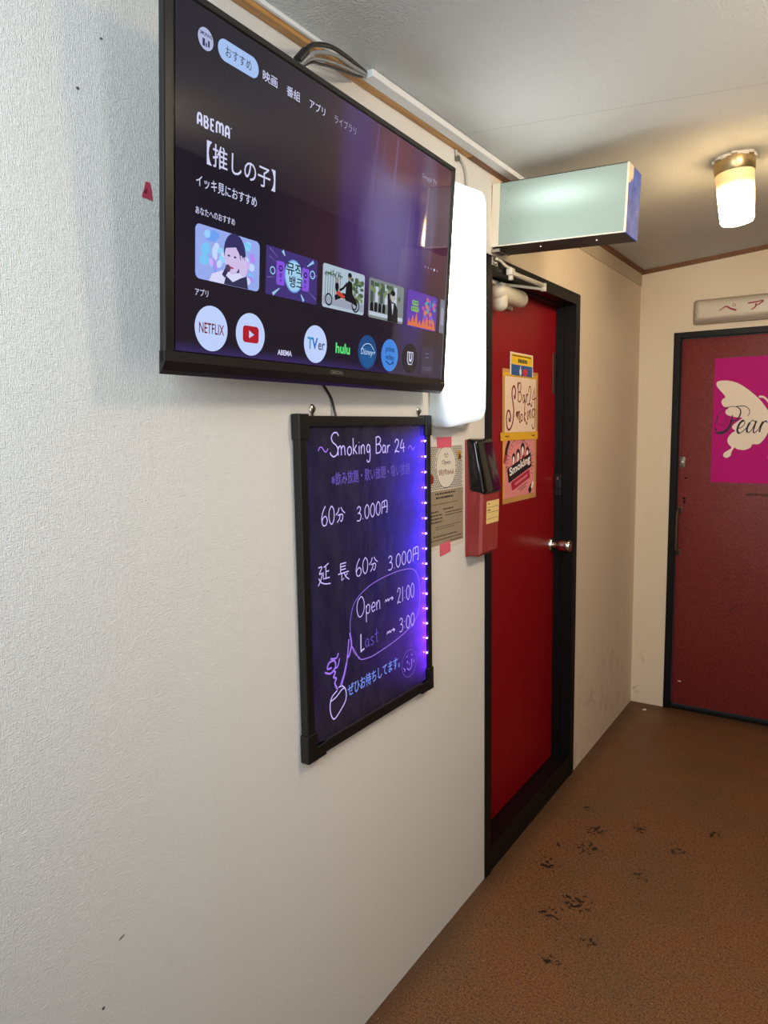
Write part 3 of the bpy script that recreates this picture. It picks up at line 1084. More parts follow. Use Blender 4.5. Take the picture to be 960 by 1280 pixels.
for word, cx_, y_, h_, w_, e_ in (('映画', 0.2019, 0.4535, 0.0165, 0.036, E_TXT), ('番組', 0.2624, 0.4525, 0.0165, 0.036, E_TXT),
                                  ('アプリ', 0.3305, 0.4545, 0.0150, 0.046, E_TXT), ('ライブラリ', 0.4185, 0.4545, 0.0150, 0.072, E_DIM)):
    part('menu_lettering', lambda mb: mb.text(word, cx_, y_, e_, ZT, h=h_, w=w_, align='c', bold=0.004))


def pill(mb):
    mb.rrect(0.083, 0.4475, 0.1737, 0.4790, 0.0155, ZT, E_PILL, 10)
    mb.text('おすすめ', 0.1275, 0.4555, E_DARK, ZT * 2, h=0.0150, w=0.058, align='c')


part('menu_button', pill)


def avatar(mb):
    mb.ellipse(0.0580, 0.4625, 0.0155, 0.0155, ZT, em('avatar_pale', (170, 178, 214)))
    mb.text('SMOKiNG', 0.058, 0.4660, em('avatar_ink', (40, 40, 84)), ZT * 2, h=0.0050, w=0.024, align='c', bold=0.02)
    mb.quad(0.051, 0.4515, 0.056, 0.4620, ZT * 2, em('avatar_ink', (40, 40, 84)))
    mb.quad(0.0575, 0.4515, 0.0600, 0.4575, ZT * 2, em('avatar_ink', (40, 40, 84)))
    mb.quad(0.062, 0.4530, 0.0655, 0.4620, ZT * 2, em('avatar_ink', (40, 40, 84)))


part('profile_icon', avatar)


def abema(mb):
    # rounded capitals drawn as fat strokes
    h, w0, t = 0.0195, 0.0118, 0.0036
    y0 = 0.3365
    G = {'A': [[(0, 0), (0, .62), (.18, .95), (.5, 1), (.82, .95), (1, .62), (1, 0)], [(0, .38), (1, .38)]],
         'B': [[(0, 0), (0, 1), (.6, 1), (.88, .82), (.7, .55), (.2, .52)], [(.6, .54), (1, .32), (.78, .02), (0, 0)]],
         'E': [[(1, 1), (0, 1), (0, 0), (1, 0)], [(0, .5), (.85, .5)]],
         'M': [[(0, 0), (0, .78), (.12, .98), (.32, .98), (.5, .78), (.5, .1)], [(.5, .78), (.68, .98), (.88, .98), (1, .78), (1, 0)]]}
    xx = 0.0410
    for ch in 'ABEMA':
        ww = w0 * (1.45 if ch == 'M' else 0.95 if ch != 'E' else 0.8)
        for st in G[ch]:
            mb.ribbon([(xx + p[0] * (ww - t) + t / 2, y0 + t / 2 + p[1] * (h - t)) for p in st], t, ZT, E_TXT, smooth=(ch == 'A' and len(st) > 2 or ch == 'M'))
        xx += ww + 0.0022
    mb.ellipse(xx + 0.0005, 0.3545, 0.0011, 0.0011, ZT, E_TXT, 8)


part('channel_logo', abema)
part('title_lettering', lambda mb: (mb.text('【推しの子】', 0.0615, 0.2865, E_TXT, ZT, h=0.0350, w=0.158, bold=0.004)))
part('subtitle_lettering', lambda mb: mb.text('イッキ見におすすめ', 0.0401, 0.2495, E_TXT, ZT, h=0.0168, w=0.134, bold=0.006))
part('heading_lettering', lambda mb: mb.text('あなたへのおすすめ', 0.0389, 0.2090, E_TXT, ZT, h=0.0110, w=0.0845, bold=0.006))
part('apps_heading', lambda mb: mb.text('アプリ', 0.0386, 0.0875, E_TXT, ZT, h=0.0110, w=0.0275, bold=0.006))


def corner_brand(mb):
    mb.text('Google TV', 0.757, 0.4480, E_DIM, ZT, h=0.0125, w=0.070, align='c')


part('corner_lettering', corner_brand)


def dots(mb):
    for i in range(5):
        r = 0.0034 if i == 3 else 0.0022
        mb.ellipse(0.757 + i * 0.0150, 0.2585, r, r, ZT, E_TXT if i == 3 else E_DIM, 14)


part('page_dots', dots)

# thumbnails
TY0, TY1, TP = 0.1135, 0.1955, 0.1605
TR_ = 0.009


def tx(i):
    return 0.0387 + TP * i


def thumb_singer(mb):
    x0 = tx(0); x1 = x0 + 0.1443
    mb.rrect(x0, TY0, x1, TY1, TR_, ZT, em('sky_pale', (150, 170, 236)))
    rnd = random.Random(3)
    for i in range(46):
        cx, cy = rnd.uniform(x0 + 0.012, x1 - 0.012), rnd.uniform(TY0 + 0.010, TY1 - 0.010)
        c = rnd.choice([(120, 196, 244), (176, 140, 240), (196, 214, 250), (110, 160, 240), (150, 208, 250), (204, 176, 246)])
        mb.ellipse(cx, cy, rnd.uniform(0.004, 0.011), rnd.uniform(0.003, 0.009), ZT * (1.1 + i * 0.02), em('bokeh_%d_%d_%d' % c, c), 14, rnd.uniform(0, 3))
    z0 = ZT * 3
    hair, skin, white, dark = em('hair', (52, 48, 98)), em('skin', (206, 190, 232)), em('blouse', (214, 214, 250)), em('vest', (52, 50, 84))
    cx = x0 + 0.080
    mb.flat([(cx - 0.052, TY0), (cx - 0.046, TY0 + 0.012), (cx - 0.020, TY0 + 0.022), (cx + 0.020, TY0 + 0.022), (cx + 0.036, TY0 + 0.010), (cx + 0.036, TY0)], z0, white)
    mb.flat([(cx - 0.020, TY0), (cx - 0.016, TY0 + 0.014), (cx, TY0 + 0.006), (cx + 0.020, TY0 + 0.016), (cx + 0.032, TY0 + 0.020), (cx + 0.036, TY0)], z0 * 1.1, dark)
    mb.ellipse(cx + 0.004, TY0 + 0.052, 0.025, 0.031, z0 * 1.15, hair, 28)
    mb.ellipse(cx - 0.002, TY0 + 0.043, 0.0175, 0.025, z0 * 1.2, skin, 28)
    mb.flat([(cx - 0.020, TY0 + 0.056), (cx - 0.010, TY0 + 0.074), (cx + 0.016, TY0 + 0.076), (cx + 0.026, TY0 + 0.040), (cx + 0.016, TY0 + 0.050), (cx + 0.006, TY0 + 0.062)], z0 * 1.25, hair)
    for ex in (-0.010, 0.004):
        mb.ellipse(cx + ex, TY0 + 0.046, 0.003, 0.0016, z0 * 1.3, hair, 12)
    mb.ellipse(cx - 0.004, TY0 + 0.028, 0.005, 0.0018, z0 * 1.3, em('lips', (170, 70, 120)), 12)
    mb.ellipse(cx + 0.023, TY0 + 0.032, 0.010, 0.014, z0 * 1.3, skin, 20)
    for i in range(4):
        mb.ribbon([(cx + 0.016 + i * 0.0045, TY0 + 0.040), (cx + 0.013 + i * 0.005, TY0 + 0.049 + 0.002 * (i % 2))], 0.0036, z0 * 1.3, skin, smooth=False)
    mb.ribbon([(cx - 0.022, TY0 + 0.012), (cx - 0.014, TY0 + 0.024)], 0.008, z0 * 1.35, dark, smooth=False)
    mb.ellipse(cx - 0.012, TY0 + 0.026, 0.006, 0.006, z0 * 1.35, em('mic', (80, 66, 90)), 16)


part('programme_tile', thumb_singer)


def thumb_bank(mb):
    x0 = tx(1); x1 = x0 + 0.1443
    mb.rrect(x0, TY0, x1, TY1, 0.002, ZT, em('violet', (66, 52, 118)))
    cx, cy = (x0 + x1) / 2 + 0.002, (TY0 + TY1) / 2
    ray, ray2 = em('ray', (150, 200, 232)), em('ray_dim', (120, 108, 190))
    for a, l0, l1, w_, c in ((128, 0.040, 0.062, 0.007, ray), (32, 0.046, 0.068, 0.006, ray), (215, 0.046, 0.068, 0.006, ray), (-52, 0.036, 0.062, 0.006, ray),
                             (150, 0.05, 0.075, 0.0016, ray2), (10, 0.05, 0.07, 0.0014, ray2), (190, 0.05, 0.072, 0.0016, ray2), (-25, 0.05, 0.075, 0.0018, ray2), (160, 0.045, 0.07, 0.001, ray2)):
        ca, sa = math.cos(math.radians(a)), math.sin(math.radians(a))
        l1 = min(l1, abs(0.0395 / sa) if abs(sa) > 0.3 else l1)
        mb.ribbon([(cx + ca * l0, cy + sa * l0), (cx + ca * l1, cy + sa * l1)], w_, ZT * 1.5, c, smooth=False, taper=lambda t: 0.25 + 0.75 * t)
    sp = em('speaker', (132, 84, 220))
    for sx, s in ((-0.036, 1), (0.034, 1)):
        mb.rrect(cx + sx - 0.011, cy - 0.021, cx + sx + 0.011, cy + 0.020, 0.004, ZT * 2, sp)
        for yy, r in ((0.008, 0.0055), (-0.004, 0.0032), (-0.013, 0.0022)):
            mb.ellipse(cx + sx, cy + yy, r, r, ZT * 2.4, em('violet_deep', (44, 30, 92)), 16)
            mb.ellipse(cx + sx, cy + yy, r * 0.5, r * 0.5, ZT * 2.8, sp, 12)
    mb.ring(cx - 0.057, cy + 0.001, 0.007, 0.007, 0.002, ZT * 2, ray, 18)
    mb.ring(cx + 0.055, cy + 0.012, 0.0078, 0.0078, 0.0022, ZT * 2, ray, 18)
    mb.ellipse(cx, cy, 0.026, 0.029, ZT * 3, em('disc_edge', (110, 150, 220)), 36)
    mb.ellipse(cx, cy, 0.0235, 0.0265, ZT * 3.4, em('disc', (158, 204, 236)), 36)
    blk = em('black', (16, 14, 30))
    mb.text('뮤직', cx, cy + 0.001, blk, ZT * 4, h=0.022, w=0.044, align='c', bold=0.012)
    mb.text('뱅크', cx + 0.006, cy - 0.020, blk, ZT * 4, h=0.020, w=0.038, align='c', bold=0.012)


part('programme_tile', thumb_bank)


def thumb_bike(mb):
    x0 = tx(2) + 0.001; x1 = x0 + 0.1435
    mb.rrect(x0, TY0, x1, TY1, 0.006, ZT, em('haze', (172, 190, 206)))
    g1, g2, dk, road = em('leaf', (74, 96, 72)), em('leaf_lit', (120, 136, 92)), em('clothes', (24, 24, 32)), em('road', (150, 158, 176))
    mb.quad(x0 + 0.002, TY0 + 0.006, x1 - 0.002, TY0 + 0.022, ZT * 1.3, road)
    rnd = random.Random(5)
    for i in range(7):
        px = x0 + 0.008 + i * 0.008
        mb.ribbon([(px, TY0 + 0.022), (px + 0.001, TY0 + 0.066)], 0.0016, ZT * 1.5, g1, smooth=False)
        for j in range(5):
            a = rnd.uniform(0, 6.28)
            mb.ribbon([(px + 0.001, TY0 + 0.066), (px + 0.001 + 0.008 * math.cos(a), min(TY1 - 0.004, TY0 + 0.066 + 0.008 * math.sin(a)))], 0.0024, ZT * 1.6, g1, smooth=False, taper=lambda t: 1 - 0.6 * t)
    for i in range(26):
        mb.ellipse(rnd.uniform(x0 + 0.096, x1 - 0.008), rnd.uniform(TY0 + 0.024, TY0 + 0.066), rnd.uniform(0.003, 0.008), rnd.uniform(0.003, 0.006), ZT * (1.5 + 0.01 * i), g1 if i % 3 else g2, 10)
    cx = x0 + 0.090
    for wx, r in ((0.032, 0.014), (-0.072, 0.012), (0.100 - 0.072, 0.010)):
        mb.ring(cx + wx - 0.010 if wx > 0 else x0 + 0.020, TY0 + 0.016, r, r, 0.003, ZT * 2, dk, 22)
    mb.ribbon([(cx - 0.050, TY0 + 0.022), (cx - 0.02, TY0 + 0.030), (cx + 0.026, TY0 + 0.020)], 0.010, ZT * 2.2, dk)
    mb.ribbon([(cx - 0.046, TY0 + 0.034), (cx - 0.030, TY0 + 0.030), (cx - 0.018, TY0 + 0.026)], 0.008, ZT * 2.5, em('tank_red', (190, 70, 50)))
    mb.flat([(cx - 0.016, TY0 + 0.022), (cx - 0.014, TY0 + 0.050), (cx - 0.006, TY0 + 0.062), (cx + 0.006, TY0 + 0.060), (cx + 0.010, TY0 + 0.038), (cx + 0.022, TY0 + 0.026), (cx + 0.020, TY0 + 0.018)], ZT * 2.8, dk)
    mb.ribbon([(cx - 0.010, TY0 + 0.056), (cx - 0.024, TY0 + 0.044), (cx - 0.036, TY0 + 0.038)], 0.005, ZT * 2.9, dk)
    mb.ellipse(cx - 0.003, TY0 + 0.069, 0.0062, 0.0072, ZT * 3, em('face_tan', (150, 130, 120)), 16)
    mb.ellipse(cx - 0.002, TY0 + 0.0725, 0.0068, 0.0048, ZT * 3.2, dk, 16)
    mb.ellipse(cx - 0.044, TY0 + 0.044, 0.006, 0.010, ZT * 2.6, dk, 16)
    mb.ellipse(cx - 0.044, TY0 + 0.056, 0.0046, 0.0052, ZT * 2.8, em('face_tan', (150, 130, 120)), 14)


part('programme_tile', thumb_bike)


def thumb_street(mb):
    x0 = tx(3) + 0.001; x1 = x0 + 0.1435
    mb.rrect(x0, TY0, x1, TY1, 0.006, ZT, em('street_grey', (124, 132, 134)))
    pale, g, dk = em('facade', (186, 198, 214)), em('leaf', (74, 96, 72)), em('clothes', (24, 24, 32))
    for i in range(6):
        mb.quad(x0 + 0.006 + i * 0.019, TY0 + 0.034, x0 + 0.018 + i * 0.019, TY1 - 0.006, ZT * 1.4, pale if i % 2 else em('shade_green', (70, 82, 78)))
    rnd = random.Random(9)
    for i in range(24):
        mb.ellipse(rnd.uniform(x0 + 0.008, x1 - 0.008), rnd.uniform(TY0 + 0.05, TY1 - 0.008), 0.006, 0.005, ZT * (1.6 + 0.01 * i), g if i % 2 else em('leaf_lit', (120, 136, 92)), 9)
    for i in range(4):
        ax = x0 + 0.012 + i * 0.016
        mb.flat([(ax - 0.006, TY0 + 0.014)] + [(ax - 0.006 * math.cos(math.pi * q / 10), TY0 + 0.026 + 0.008 * math.sin(math.pi * q / 10)) for q in range(11)] + [(ax + 0.006, TY0 + 0.014)], ZT * 2, dk)
    mb.quad(x0 + 0.003, TY0 + 0.005, x1 - 0.003, TY0 + 0.013, ZT * 1.9, pale)
    cx = x0 + 0.094
    mb.flat([(cx - 0.018, TY0), (cx - 0.018, TY0 + 0.030), (cx - 0.022, TY0 + 0.058), (cx - 0.014, TY0 + 0.060), (cx - 0.008, TY0 + 0.042), (cx + 0.012, TY0 + 0.042), (cx + 0.024, TY0 + 0.030), (cx + 0.026, TY0)], ZT * 2.6, dk)
    mb.flat([(cx - 0.004, TY0 + 0.040), (cx + 0.006, TY0 + 0.040), (cx + 0.002, TY0 + 0.014)], ZT * 3, em('shirt', (190, 196, 210)))
    mb.ellipse(cx + 0.001, TY0 + 0.054, 0.0085, 0.011, ZT * 3, em('face_tan2', (186, 176, 176)), 18)
    mb.ellipse(cx + 0.001, TY0 + 0.062, 0.0095, 0.006, ZT * 3.3, dk, 18)


part('programme_tile', thumb_street)


def thumb_stage(mb):
    x0 = tx(4) + 0.001; x1 = x0 + 0.1435
    mb.rrect(x0, TY0, x1, TY1, 0.008, ZT, em('stage_violet', (92, 54, 168)))
    rnd = random.Random(11)
    for i in range(50):
        c = rnd.choice([(190, 80, 150), (70, 120, 200), (210, 120, 60), (60, 170, 150), (150, 70, 190)])
        mb.ellipse(rnd.uniform(x0 + 0.075, x1 - 0.012), rnd.uniform(TY0 + 0.014, TY1 - 0.012), rnd.uniform(0.003, 0.007), rnd.uniform(0.003, 0.007), ZT * (1.4 + i * 0.01), em('crowd_%d_%d_%d' % c, c), 10)
    for i in range(8):
        px = x0 + 0.010 + i * 0.017
        mb.flat([(px - 0.012 if i else px - 0.006, TY0 + 0.002), (px, TY0 + 0.020 + 0.008 * (i % 3)), (px + 0.010, TY0 + 0.002)], ZT * 2, em('flame', (214, 110, 66)))
    gr = em('logo_green', (120, 190, 90))
    for yy, ww in ((0.050, 0.030), (0.036, 0.036)):
        mb.rrect(x0 + 0.036 - ww / 2, TY0 + yy, x0 + 0.036 + ww / 2, TY0 + yy + 0.011, 0.004, ZT * 2.2, gr)
        for q in range(4):
            mb.quad(x0 + 0.036 - ww / 2 + 0.004 + q * ww / 4.4, TY0 + yy + 0.003, x0 + 0.036 - ww / 2 + 0.007 + q * ww / 4.4, TY0 + yy + 0.009, ZT * 2.6, em('logo_dark', (60, 40, 110)))


part('programme_tile', thumb_stage)
part('programme_tile', lambda mb: (mb.flat([(p[0], p[1]) for p in rr_pts(tx(5) + 0.001, TY0, SW_, TY1, 0.004, 4)], ZT, em('tile_grey', (112, 116, 140))), mb.quad(tx(5) + 0.006, TY0 + 0.02, SW_ - 0.004, TY1 - 0.02, ZT * 2, em('tile_pale', (150, 150, 170)))))

# round app buttons
IX, IP, IY, IR = 0.0735, 0.0903, 0.0400, 0.0365
ICR = 0.0355


def ix(i):
    return IX + (IP * i if i else 0) - 0.0


def app1(mb):
    mb.ellipse(ix(0), IY, ICR, ICR, ZT, E_WHITE, 56)
    mb.text('NETFLIX', ix(0), IY - 0.0085, em('netflix_red', (116, 18, 34)), ZT * 2, h=0.0165, w=0.054, align='c', bold=0.010)


def app2(mb):
    mb.ellipse(ix(1), IY, ICR, ICR, ZT, E_WHITE, 56)
    mb.rrect(ix(1) - 0.0195, IY - 0.0140, ix(1) + 0.0195, IY + 0.0140, 0.006, ZT * 2, em('play_red', (170, 30, 44)))
    mb.flat([(ix(1) - 0.005, IY - 0.0065), (ix(1) + 0.0075, IY), (ix(1) - 0.005, IY + 0.0065)], ZT * 3, E_WHITE)


def app3(mb):
    mb.text('ABEMA', ix(2), 0.0115, E_TXT, ZT, h=0.0095, w=0.040, align='c', bold=0.03)


def app4(mb):
    mb.ellipse(ix(3), IY, ICR, ICR, ZT, E_WHITE, 56)
    blue, teal = em('tver_blue', (40, 110, 200)), em('tver_teal', (60, 150, 190))
    mb.text('T', ix(3) - 0.026, IY - 0.010, teal, ZT * 2, h=0.022, w=0.016, bold=0.03)
    mb.text('V', ix(3) - 0.013, IY - 0.010, blue, ZT * 2.2, h=0.022, w=0.019, bold=0.03)
    mb.text('er', ix(3) + 0.007, IY - 0.010, em('tver_dark', (50, 60, 90)), ZT * 2.4, h=0.0135, w=0.021, bold=0.01)


def app5(mb):
    mb.text('hulu', ix(4), IY - 0.011, em('hulu_green', (90, 226, 120)), ZT, h=0.0205, w=0.050, align='c', bold=0.03)


def app6(mb):
    mb.ellipse(ix(5), IY, ICR, ICR, ZT, em('disney_navy', (32, 74, 130)), 56)
    mb.ellipse(ix(5), IY - 0.010, ICR * 0.7, ICR * 0.6, ZT * 1.5, em('disney_mid', (34, 88, 146)), 40)
    wh = em('disney_white', (190, 214, 240))
    mb.text('Disney+', ix(5), IY - 0.010, wh, ZT * 2, h=0.0165, w=0.054, align='c', skew=0.25)
    mb.ribbon([(ix(5) - 0.026, IY + 0.003), (ix(5) - 0.012, IY + 0.015), (ix(5) + 0.008, IY + 0.017), (ix(5) + 0.024, IY + 0.006)], 0.0016, ZT * 2, wh)


def app7(mb):
    mb.ellipse(ix(6), IY, ICR, ICR, ZT, em('prime_blue', (62, 132, 220)), 56)
    dk = em('prime_ink', (12, 40, 86))
    mb.text('prime', ix(6), IY + 0.004, dk, ZT * 2, h=0.0150, w=0.036, align='c', bold=0.012)
    mb.text('video', ix(6), IY - 0.010, dk, ZT * 2, h=0.0120, w=0.036, align='c', bold=0.012)
    mb.ribbon([(ix(6) - 0.016, IY - 0.014), (ix(6), IY - 0.020), (ix(6) + 0.015, IY - 0.015)], 0.0026, ZT * 2, dk)
    mb.ribbon([(ix(6) + 0.010, IY - 0.0125), (ix(6) + 0.016, IY - 0.014), (ix(6) + 0.014, IY - 0.019)], 0.0018, ZT * 2, dk)


def app8(mb):
    mb.ellipse(ix(7), IY, ICR * 0.96, ICR * 0.96, ZT, em('unext_black', (22, 20, 34)), 56)
    out = [(-0.014, 0.015), (0.014, 0.015), (0.014, -0.004), (0.008, -0.015), (-0.008, -0.015), (-0.014, -0.004)]
    mb.flat([(ix(7) + p[0], IY + p[1]) for p in out], ZT * 2, E_TXT)
    mb.flat([(ix(7) + p[0] * 0.82, IY + p[1] * 0.84) for p in out], ZT * 2.5, em('unext_black', (22, 20, 34)))
    mb.flat([(ix(7) + p[0] * 0.52, IY + p[1] * 0.66 + 0.002) for p in out], ZT * 3, E_TXT)
    mb.quad(ix(7) - 0.003, IY - 0.002, ix(7) + 0.003, IY + 0.0125, ZT * 3.5, em('unext_black', (22, 20, 34)))


def app9(mb):
    cx = ix(8) - 0.006
    mb.rrect(cx - 0.032, IY - 0.032, cx + 0.032, IY + 0.032, 0.006, ZT, em('more_tile', (52, 46, 70)))
    lc = em('more_line', (110, 106, 140))
    mb.ribbon([(cx - 0.012, IY + 0.017), (cx + 0.004, IY + 0.017)], 0.0022, ZT * 2, lc, smooth=False)
    mb.ribbon([(cx - 0.012, IY + 0.008), (cx + 0.008, IY + 0.008)], 0.0022, ZT * 2, lc, smooth=False)
    mb.text('さらに見る', cx, IY - 0.024, lc, ZT * 2, h=0.0105, w=0.044, align='c')


for f in (app1, app2, app3, app4, app5, app6, app7, app8, app9):
    part('app_button', f)

# the television's power cable, hanging from behind it to the writing board
k = MB()
k.M = on_left(0, 0)
k.tube([(1.225, 1.685, 0.020), (1.250, 1.650, 0.012), (1.276, 1.633, 0.006), (1.298, 1.612, 0.005), (1.307, 1.590, 0.006), (1.309, 1.560, 0.012)], 0.0030, M_BLACK_PL, 8)
tag(k.build('power_cable', smooth=60), 'thin black cable running from under the television to the writing board', 'cable')

# bunch of cables from the raceway to the top of the television
cb = empty('cable_bundle', Matrix.Translation((0.045, 1.40, 2.32)))
tag(cb, 'short looping bunch of black and grey cables above the television', 'cables')
inv = Matrix.Translation((-0.045, -1.40, -2.32))
M_CABB, M_CABG = mat('cable_black', (24, 24, 26), 0.4), mat('cable_grey', (140, 142, 144), 0.4)
pA, pB = (0.060, 1.120, 2.205), (0.037, 1.412, 2.325)
for i, (r, mm, mid) in enumerate(((0.0048, M_CABB, [(0.075, 1.155, 2.262), (0.070, 1.195, 2.290), (0.062, 1.26, 2.312), (0.050, 1.34, 2.322)]),
                                  (0.0042, M_CABG, [(0.078, 1.160, 2.252), (0.072, 1.205, 2.279), (0.064, 1.27, 2.300), (0.051, 1.345, 2.312)]),
                                  (0.0028, M_CABB, [(0.070, 1.170, 2.246), (0.066, 1.215, 2.262), (0.058, 1.285, 2.281), (0.047, 1.362, 2.300)]),
                                  (0.0030, M_CABG, [(0.074, 1.165, 2.248), (0.070, 1.212, 2.268), (0.060, 1.28, 2.288), (0.049, 1.355, 2.304)]))):
    k = MB()
    k.M = inv
    k.tube([pA] + mid + [(pB[0], pB[1], pB[2] + 0.003 * (1 - i))], r, mm, 8)
    k.build('cable', cb, 60)
k = MB()
k.M = inv
k.tube([(0.068, 1.138, 2.238), (0.074, 1.156, 2.260)], 0.0095, M_CABB, 10, smooth=False)
k.build('tape_wrap', cb, 60)

# ------------------------------------------------------------------ illuminated writing board
BY, BZ = 1.166, 0.810
BW, BH = 0.552, 0.760
wbo = empty('writing_board', on_left(BY, BZ, 0.003))
tag(wbo, 'black LED writing board with glowing handwritten prices hanging below the television', 'board')
M_BFR = mat('board_frame_black', (15, 15, 16), 0.4)
k = MB()
k.box((0.0, 0.02, 0.0), (0.024, BH - 0.02, 0.020), M_BFR, 0.0015)
k.build('frame_rail', wbo)
k = MB()
k.box((BW - 0.020, 0.02, 0.0), (BW, BH - 0.02, 0.020), M_BFR, 0.0015)
k.build('frame_rail', wbo)
k = MB()
k.box((0.02, BH - 0.024, 0.0), (BW - 0.02, BH - 0.001, 0.020), M_BFR, 0.0015)
k.build('frame_rail', wbo)
k = MB()
k.box((0.02, 0.001, 0.0), (BW - 0.02, 0.026, 0.020), M_BFR, 0.0015)
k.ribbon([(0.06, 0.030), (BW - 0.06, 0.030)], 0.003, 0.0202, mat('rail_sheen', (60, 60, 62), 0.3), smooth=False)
k.build('frame_rail', wbo)
for cx, cy in ((0, 0), (1, 0), (0, 1), (1, 1)):
    k = MB()
    x0, x1 = (-0.003, 0.030) if cx == 0 else (BW - 0.026, BW + 0.003)
    y0, y1 = (-0.004, 0.060) if cy == 0 else (BH - 0.052, BH + 0.003)
    k.box((x0, y0, -0.001), (x1, y1, 0.0225), M_BFR, 0.002)
    if cy == 0:
        xa_, xb_ = (0.020, 0.062) if cx == 0 else (BW - 0.062, BW - 0.020)
        k.box((xa_, -0.004, 0.0), (xb_, 0.026, 0.0222), M_BFR, 0.003)
    k.build('corner_block', wbo)
m = mat('board_acrylic', (34, 30, 46), 0.22, spec=0.5)
N = Nodes(m)
v, x, y, z = N.xyz('Object')
smear = N.noise(N.comb(N.math('MULTIPLY', x, 3.0), y, 0.0), 9.0, 4.0, 0.6)
N.color(N.mix(N.step(smear, 0.35, 0.7), lin((38, 36, 48)), lin((48, 45, 60))))
N.put(N.step(smear, 0.35, 0.7, 0.14, 0.24), N.b.inputs['Roughness'])
# the acrylic is a light guide fed by the LEDs along its right edge: it glows by itself
Z_TOP, Z_BOT, PITCH = 1.504 - BZ, 0.915 - BZ, (1.504 - 0.915) / 14
dist = N.math('SUBTRACT', BW - 0.025, x)
ph = N.math('COSINE', N.math('MULTIPLY', N.math('SUBTRACT', y, Z_TOP), 2 * math.pi / PITCH))
span = N.math('MULTIPLY', N.step(y, Z_BOT - 0.10, Z_BOT + 0.06), N.step(y, Z_TOP + 0.05, Z_TOP - 0.03))
near = N.math('POWER', 2.718, N.math('DIVIDE', dist, -0.016))
midg = N.math('POWER', 2.718, N.math('DIVIDE', dist, -0.060))
farg = N.math('POWER', 2.718, N.math('DIVIDE', dist, -0.26))
scal = N.math('ADD', 0.62, N.math('MULTIPLY', ph, 0.38))
cloud = N.step(N.noise(N.comb(N.math('MULTIPLY', x, 0.6), y, 0.0), 11.0, 3.0), 0.3, 0.7, 0.65, 1.15)
glow = N.math('ADD', N.math('ADD', N.math('MULTIPLY', N.math('MULTIPLY', near, scal), 2.3), N.math('MULTIPLY', midg, 1.8)), N.math('MULTIPLY', farg, 0.075))
leftg = N.math('MULTIPLY', N.math('POWER', 2.718, N.math('DIVIDE', N.math('SUBTRACT', x, 0.024), -0.012)), 0.05)
glow = N.math('MULTIPLY', N.math('ADD', glow, leftg), N.math('MULTIPLY', span, cloud))
N.emission(N.mix(N.step(y, 0.42, 0.12), (0.050, 0.016, 1.0, 1), (0.15, 0.020, 0.95, 1)), N.math('ADD', glow, 0.003))
k = MB()
PX0, PX1, PY0, PY1 = 0.024, BW - 0.019, 0.026, BH - 0.023
k.box((PX0 - 0.004, PY0 - 0.004, 0.006), (PX1 + 0.004, PY1 + 0.004, 0.0115), m)
panel = k.build('acrylic_panel', wbo)

# purple LEDs down the right-hand edge
m_led = mat('led_lit', (40, 20, 60), 0.4, emit=(255, 255, 255), estr=1.0)
nb = m_led.node_tree.nodes['Principled BSDF']
nb.inputs['Emission Color'].default_value = (0.20, 0.07, 1.0, 1)
nb.inputs['Emission Strength'].default_value = 60.0
led_proto = None
NLED = 15
for i in range(NLED):
    zz = 1.504 - BZ - (1.504 - 0.915) * i / (NLED - 1)
    if led_proto is None:
        k = MB()
        k.lathe([(0.0, -0.0020), (0.0022, -0.0020), (0.0024, 0.0), (0.0015, 0.0020), (0.0, 0.0026)], m_led, 10)
        led_proto = k.build('led_lamp', wbo, 60)
        o = led_proto
    else:
        o = led_proto.copy()
        COL.objects.link(o)
        o.parent = wbo
    o.location = (PX1 - 0.006, zz, 0.0165)

